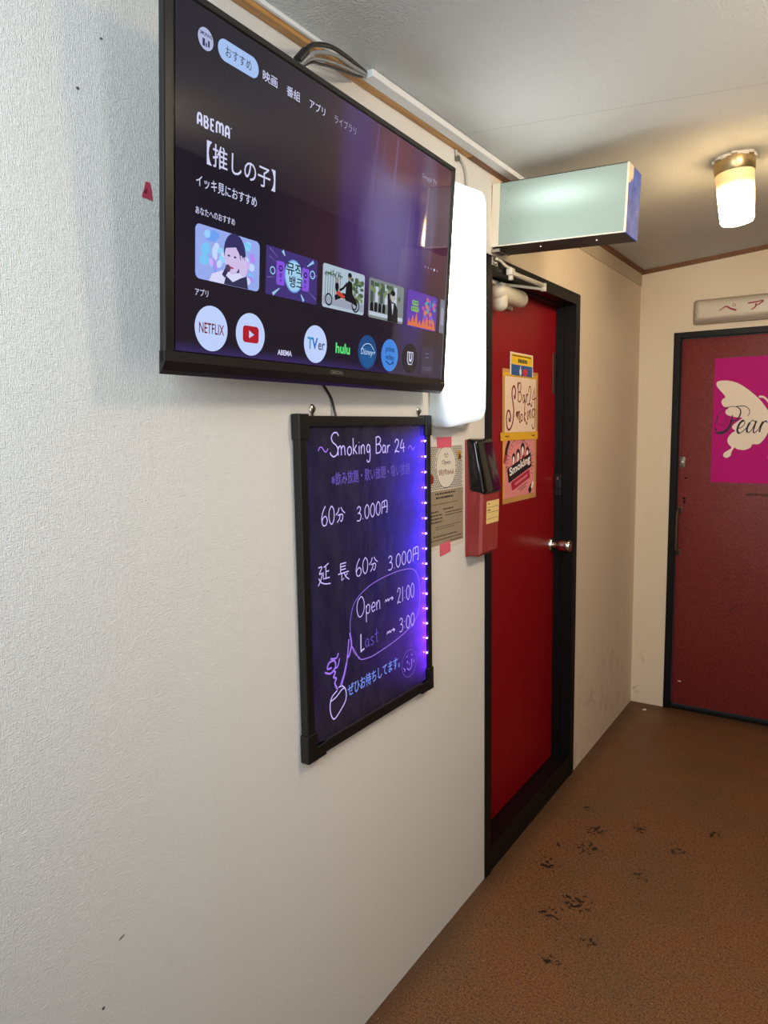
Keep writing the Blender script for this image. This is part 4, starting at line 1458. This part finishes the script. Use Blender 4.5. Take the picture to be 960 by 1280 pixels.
# handwriting
INK = mat('fluorescent_ink', (60, 50, 90), 0.6, emit=(204, 190, 255), estr=0.95)
INK_B = mat('fluorescent_ink_blue', (40, 60, 110), 0.6, emit=(120, 150, 250), estr=0.8)
INK_DIM = mat('fluorescent_ink_faint', (50, 40, 90), 0.6, emit=(120, 100, 225), estr=0.6)
INK_V = mat('fluorescent_ink_violet', (60, 40, 90), 0.6, emit=(160, 118, 246), estr=0.9)
GL = {
    'S': (0.75, ['.9,.86 .72,1 .40,.98 .18,.80 .30,.60 .62,.46 .80,.28 .70,.06 .38,-.04 .10,.06 .04,.16']),
    'm': (0.95, ['.06,.44 .08,0', '.08,.30 .24,.46 .38,.38 .40,0', '.40,.30 .58,.46 .74,.36 .78,0']),
    'o': (0.6, ['.34,.44 .12,.32 .10,.12 .26,0 .46,.08 .50,.30 .34,.44']),
    'k': (0.6, ['.10,.82 .12,0', '.46,.46 .14,.20', '.20,.26 .50,0']),
    'i': (0.28, ['.14,.42 .14,0', '.14,.58 .15,.61']),
    'n': (0.6, ['.08,.44 .10,0', '.10,.28 .26,.46 .42,.38 .44,0']),
    'g': (0.6, ['.44,.40 .24,.46 .10,.26 .22,.06 .42,.14 .46,.40', '.46,.42 .48,-.10 .40,-.40 .20,-.44 .10,-.32']),
    'B': (0.72, ['.12,.92 .10,0', '.06,.90 .40,.96 .62,.78 .46,.56 .16,.50', '.16,.50 .52,.50 .68,.28 .50,.04 .08,.0']),
    'a': (0.6, ['.46,.36 .26,.46 .10,.26 .20,.02 .40,.10 .46,.38', '.46,.42 .48,.02 .56,.02']),
    'r': (0.45, ['.10,.44 .12,0', '.12,.24 .24,.42 .40,.42']),
    'O': (0.95, ['.50,.96 .20,.80 .08,.44 .24,.06 .52,.0 .80,.24 .84,.62 .66,.92 .50,.96']),
    'p': (0.6, ['.10,.44 .10,-.40', '.10,.30 .28,.46 .48,.34 .42,.06 .22,.02 .12,.12']),
    'e': (0.55, ['.10,.24 .44,.26 .42,.42 .24,.46 .08,.26 .20,.02 .46,.08']),
    'L': (0.65, ['.16,.96 .14,.02 .20,.0 .56,.06']),
    's': (0.5, ['.42,.42 .22,.46 .12,.34 .38,.16 .34,.0 .08,.04']),
    't': (0.5, ['.26,.76 .28,.06 .42,.02', '.06,.46 .46,.50']),
    '0': (0.72, ['.36,.94 .12,.70 .10,.26 .32,.0 .56,.22 .58,.70 .36,.94']),
    '1': (0.4, ['.22,.96 .20,0']),
    '2': (0.7, ['.10,.72 .24,.94 .50,.90 .54,.66 .30,.28 .08,.02 .30,.08 .62,.0']),
    '3': (0.68, ['.12,.84 .34,.96 .54,.80 .42,.58 .24,.52 .48,.48 .58,.24 .40,.02 .08,.06']),
    '4': (0.66, ['.34,.96 .08,.34 .62,.36', '.46,.70 .46,-.02']),
    '6': (0.7, ['.46,.98 .20,.70 .08,.32 .20,.02 .48,.02 .60,.26 .44,.46 .20,.38 .10,.24']),
    '.': (0.3, ['.12,.02 .15,.06']),
    ':': (0.36, ['.16,.60 .18,.64', '.15,.18 .17,.22']),
    '~': (1.1, ['.06,.30 .24,.52 .44,.48 .60,.30 .80,.20 1.0,.42']),
    'w': (1.0, ['.04,.22 .16,.42 .26,.26 .38,.44 .48,.24 .62,.40 .96,.34', '.80,.50 .98,.34 .84,.20']),
    ' ': (0.45, []),
    '分': (1.1, ['.40,.94 .26,.66 .04,.50', '.58,.94 .74,.70 .98,.52', '.24,.46 .72,.46 .70,.14 .58,.02 .50,.10', '.48,.46 .40,.20 .16,.0']),
    '円': (1.0, ['.14,.88 .10,.0', '.14,.88 .78,.90 .80,.06 .68,.06', '.46,.88 .44,.48', '.14,.46 .78,.48']),
    '延': (1.1, ['.88,.96 .50,.82', '.66,.86 .66,.30', '.66,.60 .90,.60', '.46,.60 .46,.28 .94,.28', '.10,.86 .36,.86 .16,.56 .36,.56 .28,.30 .06,.02', '.10,.36 .30,.14 .62,.02 1.0,-.02']),
    '長': (1.1, ['.26,.96 .26,.40', '.26,.94 .74,.94', '.26,.78 .70,.78', '.26,.62 .70,.62', '.04,.42 .96,.44', '.36,.42 .34,.04 .54,.14', '.56,.40 .70,.18 .98,.0', '.84,.34 .64,.22']),
}


def handwrite(mb, s, x, y, h, w_, m_, z, slope=0.0, track=1.0, caps=None, width=0.003):
    """Pen strokes for a line of writing fitted between x and x + w_."""
    total = sum(GL[c][0] for c in s)
    cx = 0.0
    sc = w_ / total
    rnd = random.Random(len(s) * 7 + int(x * 1000))
    for c in s:
        adv, strokes = GL[c]
        hh = h * (caps.get(c, 1.0) if caps else 1.0)
        jy = rnd.uniform(-0.02, 0.02) * h
        for st in strokes:
            pts = [tuple(float(q) for q in p.split(',')) for p in st.split()]
            out = [(x + (cx + p[0]) * sc, y + jy + p[1] * hh + slope * (cx + p[0]) * sc) for p in pts]
            kanji = c in '分円延長'
            mb.ribbon(out, width, z, m_, smooth=not kanji or len(pts) > 3)
        cx += adv


ZI = 0.0119
bx = lambda y: y - BY
bz = lambda z: z - BZ


def note(name, fn):
    mb = MB()
    fn(mb)
    return mb.build(name, panel)


def pen(name, *a, **kw):
    note(name, lambda mb: handwrite(mb, a[0], bx(a[1]), bz(a[2]), a[3], a[4], a[5], ZI, **kw))


pen('flourish_writing', '~', 1.234, 1.483, 0.034, 0.042, INK_V, width=0.0026)
pen('title_writing', 'Smoking', 1.278, 1.480, 0.046, 0.163, INK, width=0.0030, caps={'S': 1.12})
pen('title_writing', 'Bar', 1.459, 1.480, 0.042, 0.068, INK, width=0.0030)
pen('title_writing', '24', 1.545, 1.479, 0.034, 0.052, INK, width=0.0030)
pen('flourish_writing', '~', 1.612, 1.476, 0.034, 0.036, INK_V, width=0.0026)
note('small_writing', lambda mb: mb.text('※飲み放題・歌い放題・吸い放題', bx(1.282), bz(1.412), INK_DIM, ZI, h=0.030, w=0.338, rot=0.022, bold=0.0))
pen('duration_writing', '60分', 1.240, 1.326, 0.044, 0.094, INK, slope=0.02, caps={'分': 0.8}, width=0.0027)
pen('price_writing', '3.000円', 1.374, 1.321, 0.036, 0.140, INK, slope=0.07, caps={'円': 0.9}, width=0.0027)
pen('extension_writing', '延', 1.222, 1.194, 0.048, 0.052, INK, width=0.0027)
pen('extension_writing', '長', 1.296, 1.190, 0.044, 0.050, INK, width=0.0027)
pen('duration_writing', '60分', 1.366, 1.190, 0.042, 0.100, INK, slope=0.03, caps={'分': 0.85}, width=0.0026)
pen('price_writing', '3.000円', 1.506, 1.180, 0.038, 0.160, INK, slope=0.03, caps={'円': 1.0}, width=0.0026)


def bubble(mb):
    pts = [(1.378, 0.988), (1.352, 1.010), (1.342, 1.050), (1.342, 1.090), (1.362, 1.130), (1.420, 1.156), (1.500, 1.168), (1.580, 1.170), (1.636, 1.160), (1.660, 1.128),
           (1.666, 1.080), (1.656, 1.040), (1.620, 1.010), (1.540, 0.990), (1.460, 0.980), (1.420, 0.978), (1.380, 0.984), (1.362, 1.004), (1.348, 1.024)]
    mb.ribbon([(bx(a), bz(b)) for a, b in pts], 0.0020, ZI, INK_V, taper=lambda t: 0.7 + 0.5 * t)
    mb.ribbon([(bx(1.338), bz(1.060)), (bx(1.344), bz(1.030)), (bx(1.332), bz(1.004)), (bx(1.326), bz(1.010))], 0.005, ZI, INK_V)


note('bubble_outline', bubble)
pen('hours_writing', 'Open', 1.366, 1.088, 0.050, 0.108, INK, slope=0.02, width=0.0024)
pen('arrow_writing', 'w', 1.490, 1.094, 0.030, 0.040, INK, width=0.0024)
pen('clock_time_writing', '21:00', 1.548, 1.084, 0.042, 0.090, INK, slope=0.03, width=0.0022)
pen('hours_writing', 'L', 1.378, 1.004, 0.044, 0.022, INK, width=0.0040)
pen('hours_writing', 'ast', 1.398, 1.006, 0.044, 0.062, INK_DIM, slope=0.05, width=0.0022)
pen('arrow_writing', 'w', 1.496, 1.010, 0.030, 0.040, INK, width=0.0024)
pen('clock_time_writing', '3:00', 1.556, 1.006, 0.038, 0.082, INK, slope=0.03, width=0.0022)
note('greeting_writing', lambda mb: mb.text('ぜひお待ちしてます。', bx(1.326), bz(0.906), INK_B, ZI, h=0.032, w=0.232, rot=0.03, bold=0.012))


def doll(mb):
    f = lambda pts: [(bx(a), bz(b)) for a, b in pts]
    mb.ribbon(f([(1.284, 0.936), (1.262, 0.925), (1.256, 0.902), (1.262, 0.880), (1.272, 0.872), (1.292, 0.882), (1.316, 0.902), (1.318, 0.925), (1.306, 0.940), (1.290, 0.942)]), 0.0030, ZI, INK)
    mb.ribbon(f([(1.260, 0.918), (1.280, 0.922), (1.300, 0.932), (1.312, 0.934)]), 0.0030, ZI, INK)
    mb.ribbon(f([(1.286, 0.938), (1.276, 0.956), (1.282, 0.966), (1.272, 0.972), (1.279, 0.982), (1.268, 0.988)]), 0.005, ZI, INK_V)
    mb.ribbon(f([(1.240, 0.992), (1.262, 0.984), (1.280, 0.995), (1.276, 1.010), (1.256, 1.010), (1.250, 0.998), (1.266, 0.996)]), 0.0045, ZI, INK_V)
    mb.ribbon(f([(1.262, 1.018), (1.284, 1.014), (1.292, 1.024)]), 0.004, ZI, INK_V)
    mb.ribbon(f([(1.296, 1.010), (1.290, 0.995), (1.280, 0.99)]), 0.004, ZI, INK_V)
    mb.ribbon(f([(1.300, 0.940), (1.318, 0.975), (1.328, 1.010), (1.334, 1.046)]), 0.004, ZI, INK_V)
    mb.ribbon(f([(1.296, 0.944), (1.310, 0.965), (1.322, 0.992)]), 0.003, ZI, INK_V)


note('doll_drawing', doll)


def smile(mb):
    cx, cy = bx(1.606), bz(0.909)
    mb.ring(cx, cy, 0.038, 0.038, 0.0016, ZI, INK_DIM)
    mb.ribbon([(cx - 0.016, cy + 0.020), (cx - 0.008, cy + 0.023)], 0.002, ZI, INK_V, smooth=False)
    mb.ribbon([(cx + 0.010, cy + 0.022), (cx + 0.018, cy + 0.018)], 0.002, ZI, INK_V, smooth=False)
    mb.ellipse(cx - 0.010, cy + 0.006, 0.0026, 0.004, ZI, INK_V, 12)
    mb.ellipse(cx + 0.012, cy + 0.006, 0.0026, 0.004, ZI, INK_V, 12)
    mb.ribbon([(cx - 0.012, cy - 0.010), (cx - 0.002, cy - 0.018), (cx + 0.010, cy - 0.013), (cx + 0.013, cy + 0.002)], 0.0028, ZI, INK_V)
    mb.ribbon([(cx - 0.030, cy - 0.006), (cx - 0.022, cy - 0.012), (cx - 0.026, cy - 0.016)], 0.0028, ZI, INK_V)
    mb.ribbon([(cx + 0.026, cy + 0.004), (cx + 0.022, cy - 0.004)], 0.003, ZI, INK_V, smooth=False)
    mb.ribbon([(cx, cy + 0.002), (cx - 0.001, cy - 0.006)], 0.002, ZI, INK_V, smooth=False)


note('smiley_drawing', smile)

for (y, z, which) in ((1.236, 1.5845, 'left'), (1.690, 1.5845, 'right')):
    h = empty('screw_hook', on_left(y, z))
    tag(h, 'small steel screw hook in the wall above the writing board\'s %s corner' % which, 'hook', 'hooks holding the writing board')
    k = MB()
    k.lathe([(0.0, 0.0), (0.0095, 0.0), (0.010, 0.003), (0.006, 0.006), (0.0, 0.0065)], M_STEEL, 20)
    k.lathe([(0.0, 0.006), (0.0042, 0.006), (0.0036, 0.009), (0.0, 0.0092)], M_STEEL_D, 12)
    k.build('screw_washer', h, 50)
    k = MB()
    k.box((-0.0045, -0.018, 0.001), (0.0045, 0.0, 0.0028), M_STEEL_D, 0.0006)
    k.build('hanging_strap', h)

# ------------------------------------------------------------------ paper notice taped beside the board
nt = empty('paper_notice', on_left(1.748, 1.190))
tag(nt, 'printed opening notice with a scale pattern taped between writing board and soap dispenser', 'notice')
M_NPAPER = mat('notice_white', (214, 208, 196), 0.6)
M_NGREY = mat('notice_taupe', (150, 136, 114), 0.6)
M_NINK = mat('notice_ink', (44, 36, 34), 0.7)
k = MB()
k.box((0, 0, 0.0006), (0.209, 0.298, 0.0012), M_NPAPER)
k.build('sheet', nt)
k = MB()
Z1 = 0.0015
k.quad(0.004, 0.012, 0.203, 0.170, Z1, M_NGREY)
# fish-scale pattern behind the oval
sc_w, sc_h = 0.0105, 0.0062
rows = 20
for r in range(rows):
    for c in range(20):
        cx = 0.006 + c * sc_w + (sc_w / 2 if r % 2 else 0)
        cy = 0.172 + r * sc_h
        if cx > 0.2 or ((cx - 0.098) / 0.062) ** 2 + ((cy - 0.236) / 0.064) ** 2 < 1.0:
            continue
        k.ribbon([(cx - sc_w / 2, cy), (cx - sc_w * 0.3, cy + sc_h * 0.55), (cx, cy + sc_h * 0.8), (cx + sc_w * 0.3, cy + sc_h * 0.55), (cx + sc_w / 2, cy)], 0.0018, Z1, M_NINK, smooth=False)
k.ring(0.098, 0.236, 0.060, 0.062, 0.0016, Z1, M_NINK)
k.build('pattern_print', nt)
k = MB()
k.text('Open', 0.098, 0.240, M_NINK, Z1, h=0.016, w=0.052, align='c')
k.build('heading_lettering', nt)
k = MB()
k.text('焼肉666', 0.098, 0.212, mat('notice_red', (122, 34, 40), 0.7), Z1, h=0.018, w=0.092, align='c', bold=0.0)
k.build('heading_lettering', nt)
k = MB()
k.ribbon([(0.086, 0.268), (0.090, 0.275), (0.098, 0.270), (0.106, 0.275), (0.110, 0.268)], 0.0018, Z1, M_NINK)
k.ribbon([(0.088, 0.265), (0.108, 0.265)], 0.0014, Z1, M_NINK, smooth=False)
k.build('crown_print', nt)
k = MB()
rnd = random.Random(21)
for yy, xa_, xb_, th_ in ((0.158, 0.030, 0.150, 0.005), (0.146, 0.036, 0.140, 0.006), (0.130, 0.012, 0.170, 0.002), (0.108, 0.006, 0.050, 0.004), (0.112, 0.078, 0.140, 0.004), (0.098, 0.006, 0.070, 0.004),
                          (0.102, 0.090, 0.196, 0.003), (0.088, 0.006, 0.072, 0.004), (0.094, 0.090, 0.196, 0.003), (0.078, 0.006, 0.074, 0.004), (0.064, 0.030, 0.190, 0.002), (0.058, 0.034, 0.150, 0.002),
                          (0.036, 0.020, 0.165, 0.0035), (0.026, 0.006, 0.190, 0.003), (0.016, 0.110, 0.196, 0.003)):
    xx = xa_
    while xx < xb_:
        L = rnd.uniform(0.004, 0.010)
        k.quad(xx, yy, min(xx + L, xb_), yy + th_, Z1 + 0.0002, M_NINK)
        xx += L + rnd.uniform(0.0015, 0.004)
k.build('small_print', nt)
k = MB()
k.ellipse(0.178, 0.268, 0.011, 0.014, Z1 + 0.0003, mat('food_yellow', (190, 140, 40), 0.5), 20)
k.ellipse(0.182, 0.262, 0.007, 0.009, Z1 + 0.0005, mat('food_brown', (90, 56, 20), 0.5), 16)
k.build('food_picture', nt)
k = MB()
k.ellipse(0.012, 0.205, 0.010, 0.014, Z1 + 0.0003, mat('food_red', (140, 44, 36), 0.5), 18)
k.build('food_picture', nt)
for (x0, y0, x1, y1, r) in ((0.044, 0.292, 0.130, 0.322, 0.0), (0.058, -0.022, 0.122, 0.012, 0.10)):
    k = MB()
    k.M = Matrix.Translation((x0, y0, 0)) @ Matrix.Rotation(r, 4, 'Z')
    k.box((0, 0, 0.0006), (x1 - x0, y1 - y0, 0.0020), M_PINKTAPE)
    k.build('pink_tape', nt)

k = MB()
k.M = on_left(0.811, 1.920)
k.flat([(0, 0.001), (0.022, 0.0), (0.021, 0.014), (0.018, 0.028), (0.009, 0.0275), (0.007, 0.020)], 0.0012, mat('crimson_tape', (190, 62, 88), 0.7))
k.flat([(0.002, 0.008), (0.012, 0.018), (0.010, 0.008)], 0.0016, mat('tape_fold', (110, 34, 52), 0.8))
k.M = Matrix.Identity(4)
tag(k.build('tape_scrap'), 'small torn scrap of crimson tape on the wallpaper left of the television', 'tape')

# ------------------------------------------------------------------ soap dispenser
sd = empty('soap_dispenser', on_left(1.966, 1.140))
tag(sd, 'dusty red wall soap dispenser with a black tilting cover beside the red door', 'soap dispenser')
M_SDR = mat('dispenser_red', (142, 46, 46), 0.42)
k = MB()
k.hull([(0.003, 0.004, 0.0), (0.122, 0.004, 0.0), (0.122, 0.004, 0.046), (0.003, 0.004, 0.046),
        (0.0, 0.225, 0.0), (0.126, 0.225, 0.0), (0.126, 0.225, 0.046), (0.0, 0.225, 0.046)], M_SDR, 0.006, 3)
k.box((-0.0005, 0.002, 0.0), (0.1265, 0.362, 0.008), M_SDR, 0.003, 2)
k.hull([(0.0, 0.20, 0.006), (0.126, 0.20, 0.006), (0.126, 0.20, 0.030), (0.0, 0.20, 0.030),
        (0.0, 0.35, 0.005), (0.126, 0.35, 0.005), (0.126, 0.35, 0.008), (0.0, 0.35, 0.008)], M_SDR)
ob = k.build('body', sd, 50)
k = MB()
rings = []
for zz, ins, hh in ((0.002, 0.002, 0.0), (0.046, 0.0, 0.0), (0.0545, 0.007, 0.006)):
    rings.append([(0.0 + ins, 0.010 + hh, zz), (0.125 - ins, 0.010 + hh, zz), (0.126 - ins, 0.235, zz + 0.006), (ins, 0.235, zz + 0.006)])
loft(k, rings, M_SDR)
k.build('front_shell', sd, 30)
k = MB()
k.hull([(-0.003, 0.205, 0.014), (0.129, 0.205, 0.014), (0.129, 0.196, 0.068), (-0.003, 0.196, 0.068),
        (-0.003, 0.366, 0.004), (0.129, 0.366, 0.004), (0.124, 0.360, 0.038), (0.002, 0.360, 0.038)], M_BLACK_GL, 0.010, 4)
k.build('push_cover', sd, 50)
k = MB()
M_LAB = mat('label_cream', (226, 198, 130), 0.6)
k.M = Matrix.Translation((0.031, 0.103, 0.0567)) @ Matrix.Rotation(math.radians(1.8), 4, 'X')
k.box((0, 0, 0), (0.088, 0.070, 0.0012), M_LAB)
for yy in (0.014, 0.034, 0.050):
    k.quad(0.004, yy, 0.083, yy + 0.0012, 0.0015, M_NINK)
k.quad(0.008, 0.040, 0.024, 0.0435, 0.0015, M_NINK)
k.quad(0.008, 0.060, 0.020, 0.0630, 0.0015, M_NINK)
k.build('label_sticker', sd)

# ------------------------------------------------------------------ papers on the red door (door face is x = -0.08)
M_YTAPE = mat('yellow_tape', (226, 176, 40), 0.5)
M_GTAPE = mat('amber_tape', (200, 150, 84), 0.45)
M_CREAMP = mat('cream_paper', (236, 214, 192), 0.6)
M_BURG = mat('burgundy_ink', (132, 26, 56), 0.6)

yn = empty('notice_card', on_left(2.479, 1.727, -0.0765))
tag(yn, 'small yellow and blue notice tucked behind the top of the shop-name paper', 'notice')
k = MB()
k.box((0, 0, -0.0003), (0.220, 0.083, 0.0008), M_WHITE_PAPER)
k.build('sheet', yn)
k = MB()
k.quad(0.010, 0.040, 0.212, 0.078, 0.0010, mat('notice_yellow', (240, 198, 40), 0.5))
k.quad(0.010, 0.0, 0.212, 0.039, 0.0010, mat('notice_blue', (44, 92, 160), 0.5))
rnd = random.Random(4)
xx = 0.020
while xx < 0.20:
    L = rnd.uniform(0.006, 0.012)
    k.quad(xx, 0.069, xx + L, 0.074, 0.0013, M_NINK)
    xx += L + 0.003
for i in range(6):
    k.quad(0.072 + i * 0.015, 0.047, 0.083 + i * 0.015, 0.061, 0.0013, mat('notice_green', (60, 66, 30), 0.6))
k.ellipse(0.095, 0.014, 0.010, 0.013, 0.0013, M_WHITE_PAPER, 20)
k.ribbon([(0.095, 0.022), (0.095, 0.036)], 0.006, 0.0014, M_WHITE_PAPER, smooth=False)
k.ellipse(0.140, 0.014, 0.024, 0.014, 0.0013, mat('notice_red2', (200, 60, 60), 0.5), 24)
k.build('print', yn)

sp_ = empty('shop_name_paper', on_left(2.415, 1.507, -0.08))
tag(sp_, 'cream paper with curly burgundy lettering framed in yellow tape on the red door', 'poster')
k = MB()
k.box((0.010, 0.004, 0.0012), (0.330, 0.232, 0.0018), M_CREAMP)
k.build('sheet', sp_)
k = MB()
k.quad(0.0, 0.0, 0.022, 0.240, 0.0022, M_GTAPE)
k.build('tape_strip', sp_)
k = MB()
k.quad(0.322, 0.0, 0.342, 0.238, 0.0022, M_GTAPE)
k.build('tape_strip', sp_)
k = MB()
k.quad(0.006, 0.214, 0.336, 0.228, 0.0025, M_YTAPE)
k.quad(0.0, 0.226, 0.342, 0.240, 0.0023, M_GTAPE)
k.build('tape_strip', sp_)
k = MB()
C_ = lambda s: [tuple(float(q) for q in p.split(',')) for p in s.split()]


def curly(mb, s, ox, oy, sx, sy, w_=0.0046, m_=M_BURG, z=0.0030):
    mb.ribbon([(ox + a * sx, oy + b * sy) for a, b in C_(s)], w_, z, m_)


# big S with spiral ends
curly(k, '.80,.80 .90,.72 .96,.80 .94,.94 .78,1.0 .62,.92 .60,.78 .70,.62 .78,.45 .72,.22 .52,.06 .26,.0 .06,.10 .02,.28 .14,.42 .34,.42 .46,.30 .40,.20 .30,.22 .30,.28', 0.034, 0.020, 0.086, 0.160, 0.0075)
# m o k i n g
curly(k, '.0,.6 .1,1 .14,.5 .18,.9 .28,1 .30,.3 .36,.9 .48,1 .50,.2 .56,.0 .66,.1', 0.122, 0.046, 0.070, 0.040)
curly(k, '.5,1 .1,.8 .1,.2 .5,.0 .9,.3 .8,.9 .5,1', 0.166, 0.052, 0.022, 0.026)
curly(k, '.2,2.2 .5,2.3 .4,1.4 .3,.0', 0.194, 0.050, 0.030, 0.036)
curly(k, '.9,1.0 .4,.5 .8,.1 1.2,-.3 1.5,.0', 0.194, 0.050, 0.026, 0.036)
curly(k, '.1,1 .2,.1 .6,.1', 0.232, 0.056, 0.018, 0.036)
curly(k, '.3,.0 .6,.2 .3,.4 .3,.0', 0.232, 0.112, 0.010, 0.018, 0.004)
curly(k, '.0,.9 .1,.1 .2,.8 .5,1 .7,.6 .8,.0', 0.248, 0.060, 0.026, 0.034)
curly(k, '.8,.9 .3,1 .1,.4 .5,.1 .9,.6 1.0,1 .9,-.6 .6,-1.1 .2,-1.0 .1,-.6', 0.278, 0.062, 0.036, 0.036)
# Bar24
curly(k, '.2,.0 .3,1 .1,.9 .0,.7', 0.134, 0.126, 0.036, 0.066)
curly(k, '.3,.95 .8,1.05 1.0,.8 .8,.56 .4,.5', 0.134, 0.126, 0.034, 0.066)
curly(k, '.4,.5 .9,.5 1.2,.25 .9,.0 .4,-.02 .2,.15', 0.134, 0.126, 0.034, 0.066)
curly(k, '.8,.9 .3,1 .1,.4 .4,.0 .8,.4 .9,.9 1.0,.1 1.3,.2', 0.186, 0.120, 0.022, 0.030)
curly(k, '.1,1 .2,.0 .2,.6 .6,1 .9,.8', 0.220, 0.122, 0.022, 0.034)
curly(k, '.0,.7 .2,1 .6,1 .7,.7 .3,.2 .0,.0 .4,.1 .9,-.05 1.1,.2', 0.244, 0.112, 0.034, 0.070)
curly(k, '.7,1 .1,.4 .5,.35 1.1,.45', 0.282, 0.112, 0.036, 0.070)
curly(k, '.8,.8 .75,-.1 .95,-.2', 0.282, 0.112, 0.036, 0.070)
k.build('curly_lettering', sp_)

pp = empty('smoking_poster', on_left(2.420, 1.256, -0.08))
tag(pp, 'pink poster with bold white word Smoking, taped lower on the red door', 'poster')
M_PINKP = mat('pink_poster', (232, 146, 150), 0.55)
k = MB()
k.box((0.006, 0.010, 0.0010), (0.318, 0.240, 0.0016), M_PINKP)
k.build('sheet', pp)
for a in ((0.0, 0.0, 0.014, 0.246, 0.0020, M_YTAPE), (0.306, 0.0, 0.326, 0.250, 0.0020, M_GTAPE), (0.0, 0.0, 0.324, 0.020, 0.0023, M_GTAPE), (-0.022, 0.232, 0.336, 0.262, 0.0034, M_YTAPE)):
    k = MB()
    k.quad(*a)
    k.build('tape_strip', pp)
for x0 in (0.02, 0.272):
    k = MB()
    for i in range(3):
        k.quad(x0 + i * 0.012, 0.2445, x0 + 0.008 + i * 0.012, 0.2495, 0.0038, M_NINK)
    k.build('tape_print', pp)
k = MB()
M_PBLK, M_PWHT, M_PRED = mat('poster_black', (26, 20, 26), 0.55), mat('poster_white', (246, 236, 232), 0.55), mat('poster_crimson', (180, 36, 66), 0.55)
cxp, cyp = 0.165, 0.138
zq = 0.0021
# hatching rays round the emblem
for i in range(26):
    a = math.radians(200 - i * 9)
    r0, r1 = 0.108, 0.120 + 0.006 * (i % 3)
    k.ribbon([(cxp + 1.05 * r0 * math.cos(a), cyp + 0.76 * r0 * math.sin(a)), (cxp + 1.05 * r1 * math.cos(a), cyp + 0.76 * r1 * math.sin(a))], 0.0022, zq, M_PBLK, smooth=False)
# four figures in red and black
k.build('emblem_rays', pp)
for fx_, fy_, s in ((0.100, 0.150, 1.0), (0.142, 0.160, 1.15), (0.186, 0.180, 1.2), (0.232, 0.170, 1.0)):
    k = MB()
    k.flat([(fx_ - 0.022 * s, fy_ - 0.030), (fx_ - 0.016 * s, fy_ - 0.004), (fx_ + 0.014 * s, fy_ - 0.002), (fx_ + 0.024 * s, fy_ - 0.030)], zq + 0.0002, M_PRED)
    k.ellipse(fx_, fy_ + 0.016 * s, 0.016 * s, 0.018 * s, zq + 0.0004, M_PBLK, 20)
    k.ellipse(fx_ - 0.001, fy_ + 0.010 * s, 0.010 * s, 0.012 * s, zq + 0.0006, M_PWHT, 18)
    k.ribbon([(fx_ - 0.014 * s, fy_ - 0.026), (fx_ - 0.008 * s, fy_ - 0.006), (fx_ + 0.004 * s, fy_ - 0.004)], 0.006, zq + 0.0006, M_PWHT)
    k.build('emblem_figure', pp)
k = MB()
rot = math.radians(13)
zq = 0.0030
cs, sn = math.cos(rot), math.sin(rot)


def slab(x0, y0, x1, y1, z_, m_, ox=0.058, oy=0.086):
    pts = [(x0, y0), (x1, y0), (x1, y1), (x0, y1)]
    k.flat([(ox + cs * a - sn * b, oy + sn * a + cs * b) for a, b in pts], z_, m_)


slab(-0.006, -0.010, 0.222, 0.046, zq, M_PBLK)
k.text('Smoking', 0.064, 0.090, M_PWHT, zq + 0.0005, h=0.040, w=0.205, rot=rot, bold=0.035)
k.build('word_lettering', pp)
k = MB()
slab(0.020, -0.048, 0.196, -0.014, zq + 0.0002, M_PRED)
slab(0.016, -0.044, 0.020, -0.018, zq + 0.0002, M_PRED)
for i in range(10):
    slab(0.048 + i * 0.0125, -0.036, 0.057 + i * 0.0125, -0.026, zq + 0.0005, M_PINKP)
for yy, a, b in ((-0.060, 0.07, 0.17), (-0.070, 0.09, 0.15)):
    slab(a, yy, b, yy + 0.0025, zq, M_PBLK)
k.build('ribbon_banner', pp)
k = MB()
k.ribbon([(0.020, 0.160), (0.034, 0.200), (0.060, 0.232)], 0.020, 0.0022, M_PBLK, smooth=False)
k.ribbon([(0.014, 0.150), (0.026, 0.180)], 0.018, 0.0024, M_PRED, smooth=False)
k.build('corner_drawing', pp)
k = MB()
k.ribbon([(0.252, 0.026), (0.280, 0.050)], 0.026, 0.0022, M_PBLK, smooth=False)
k.ribbon([(0.276, 0.040), (0.296, 0.062)], 0.014, 0.0024, M_PWHT, smooth=False)
k.build('corner_drawing', pp)
k = MB()
k.ring(0.150, 0.150, 0.118, 0.086, 0.0022, 0.0019, M_PBLK)
k.build('emblem_ring', pp)

# ------------------------------------------------------------------ litter on the floor
k = MB()
k.M = Matrix.Translation((0.098, 3.900, 0.0)) @ Matrix.Rotation(0.5, 4, 'Z')
k.hull([(-0.010, -0.005, 0.0004), (0.010, -0.004, 0.0004), (0.009, 0.006, 0.0004), (-0.009, 0.005, 0.0004),
        (-0.009, -0.004, 0.004), (0.008, -0.003, 0.006), (0.008, 0.005, 0.007), (-0.008, 0.004, 0.003)], M_WHITE_PAPER)
k.M = Matrix.Identity(4)
tag(k.build('paper_scrap'), 'tiny white paper scrap on the floor near the padded door', 'litter')
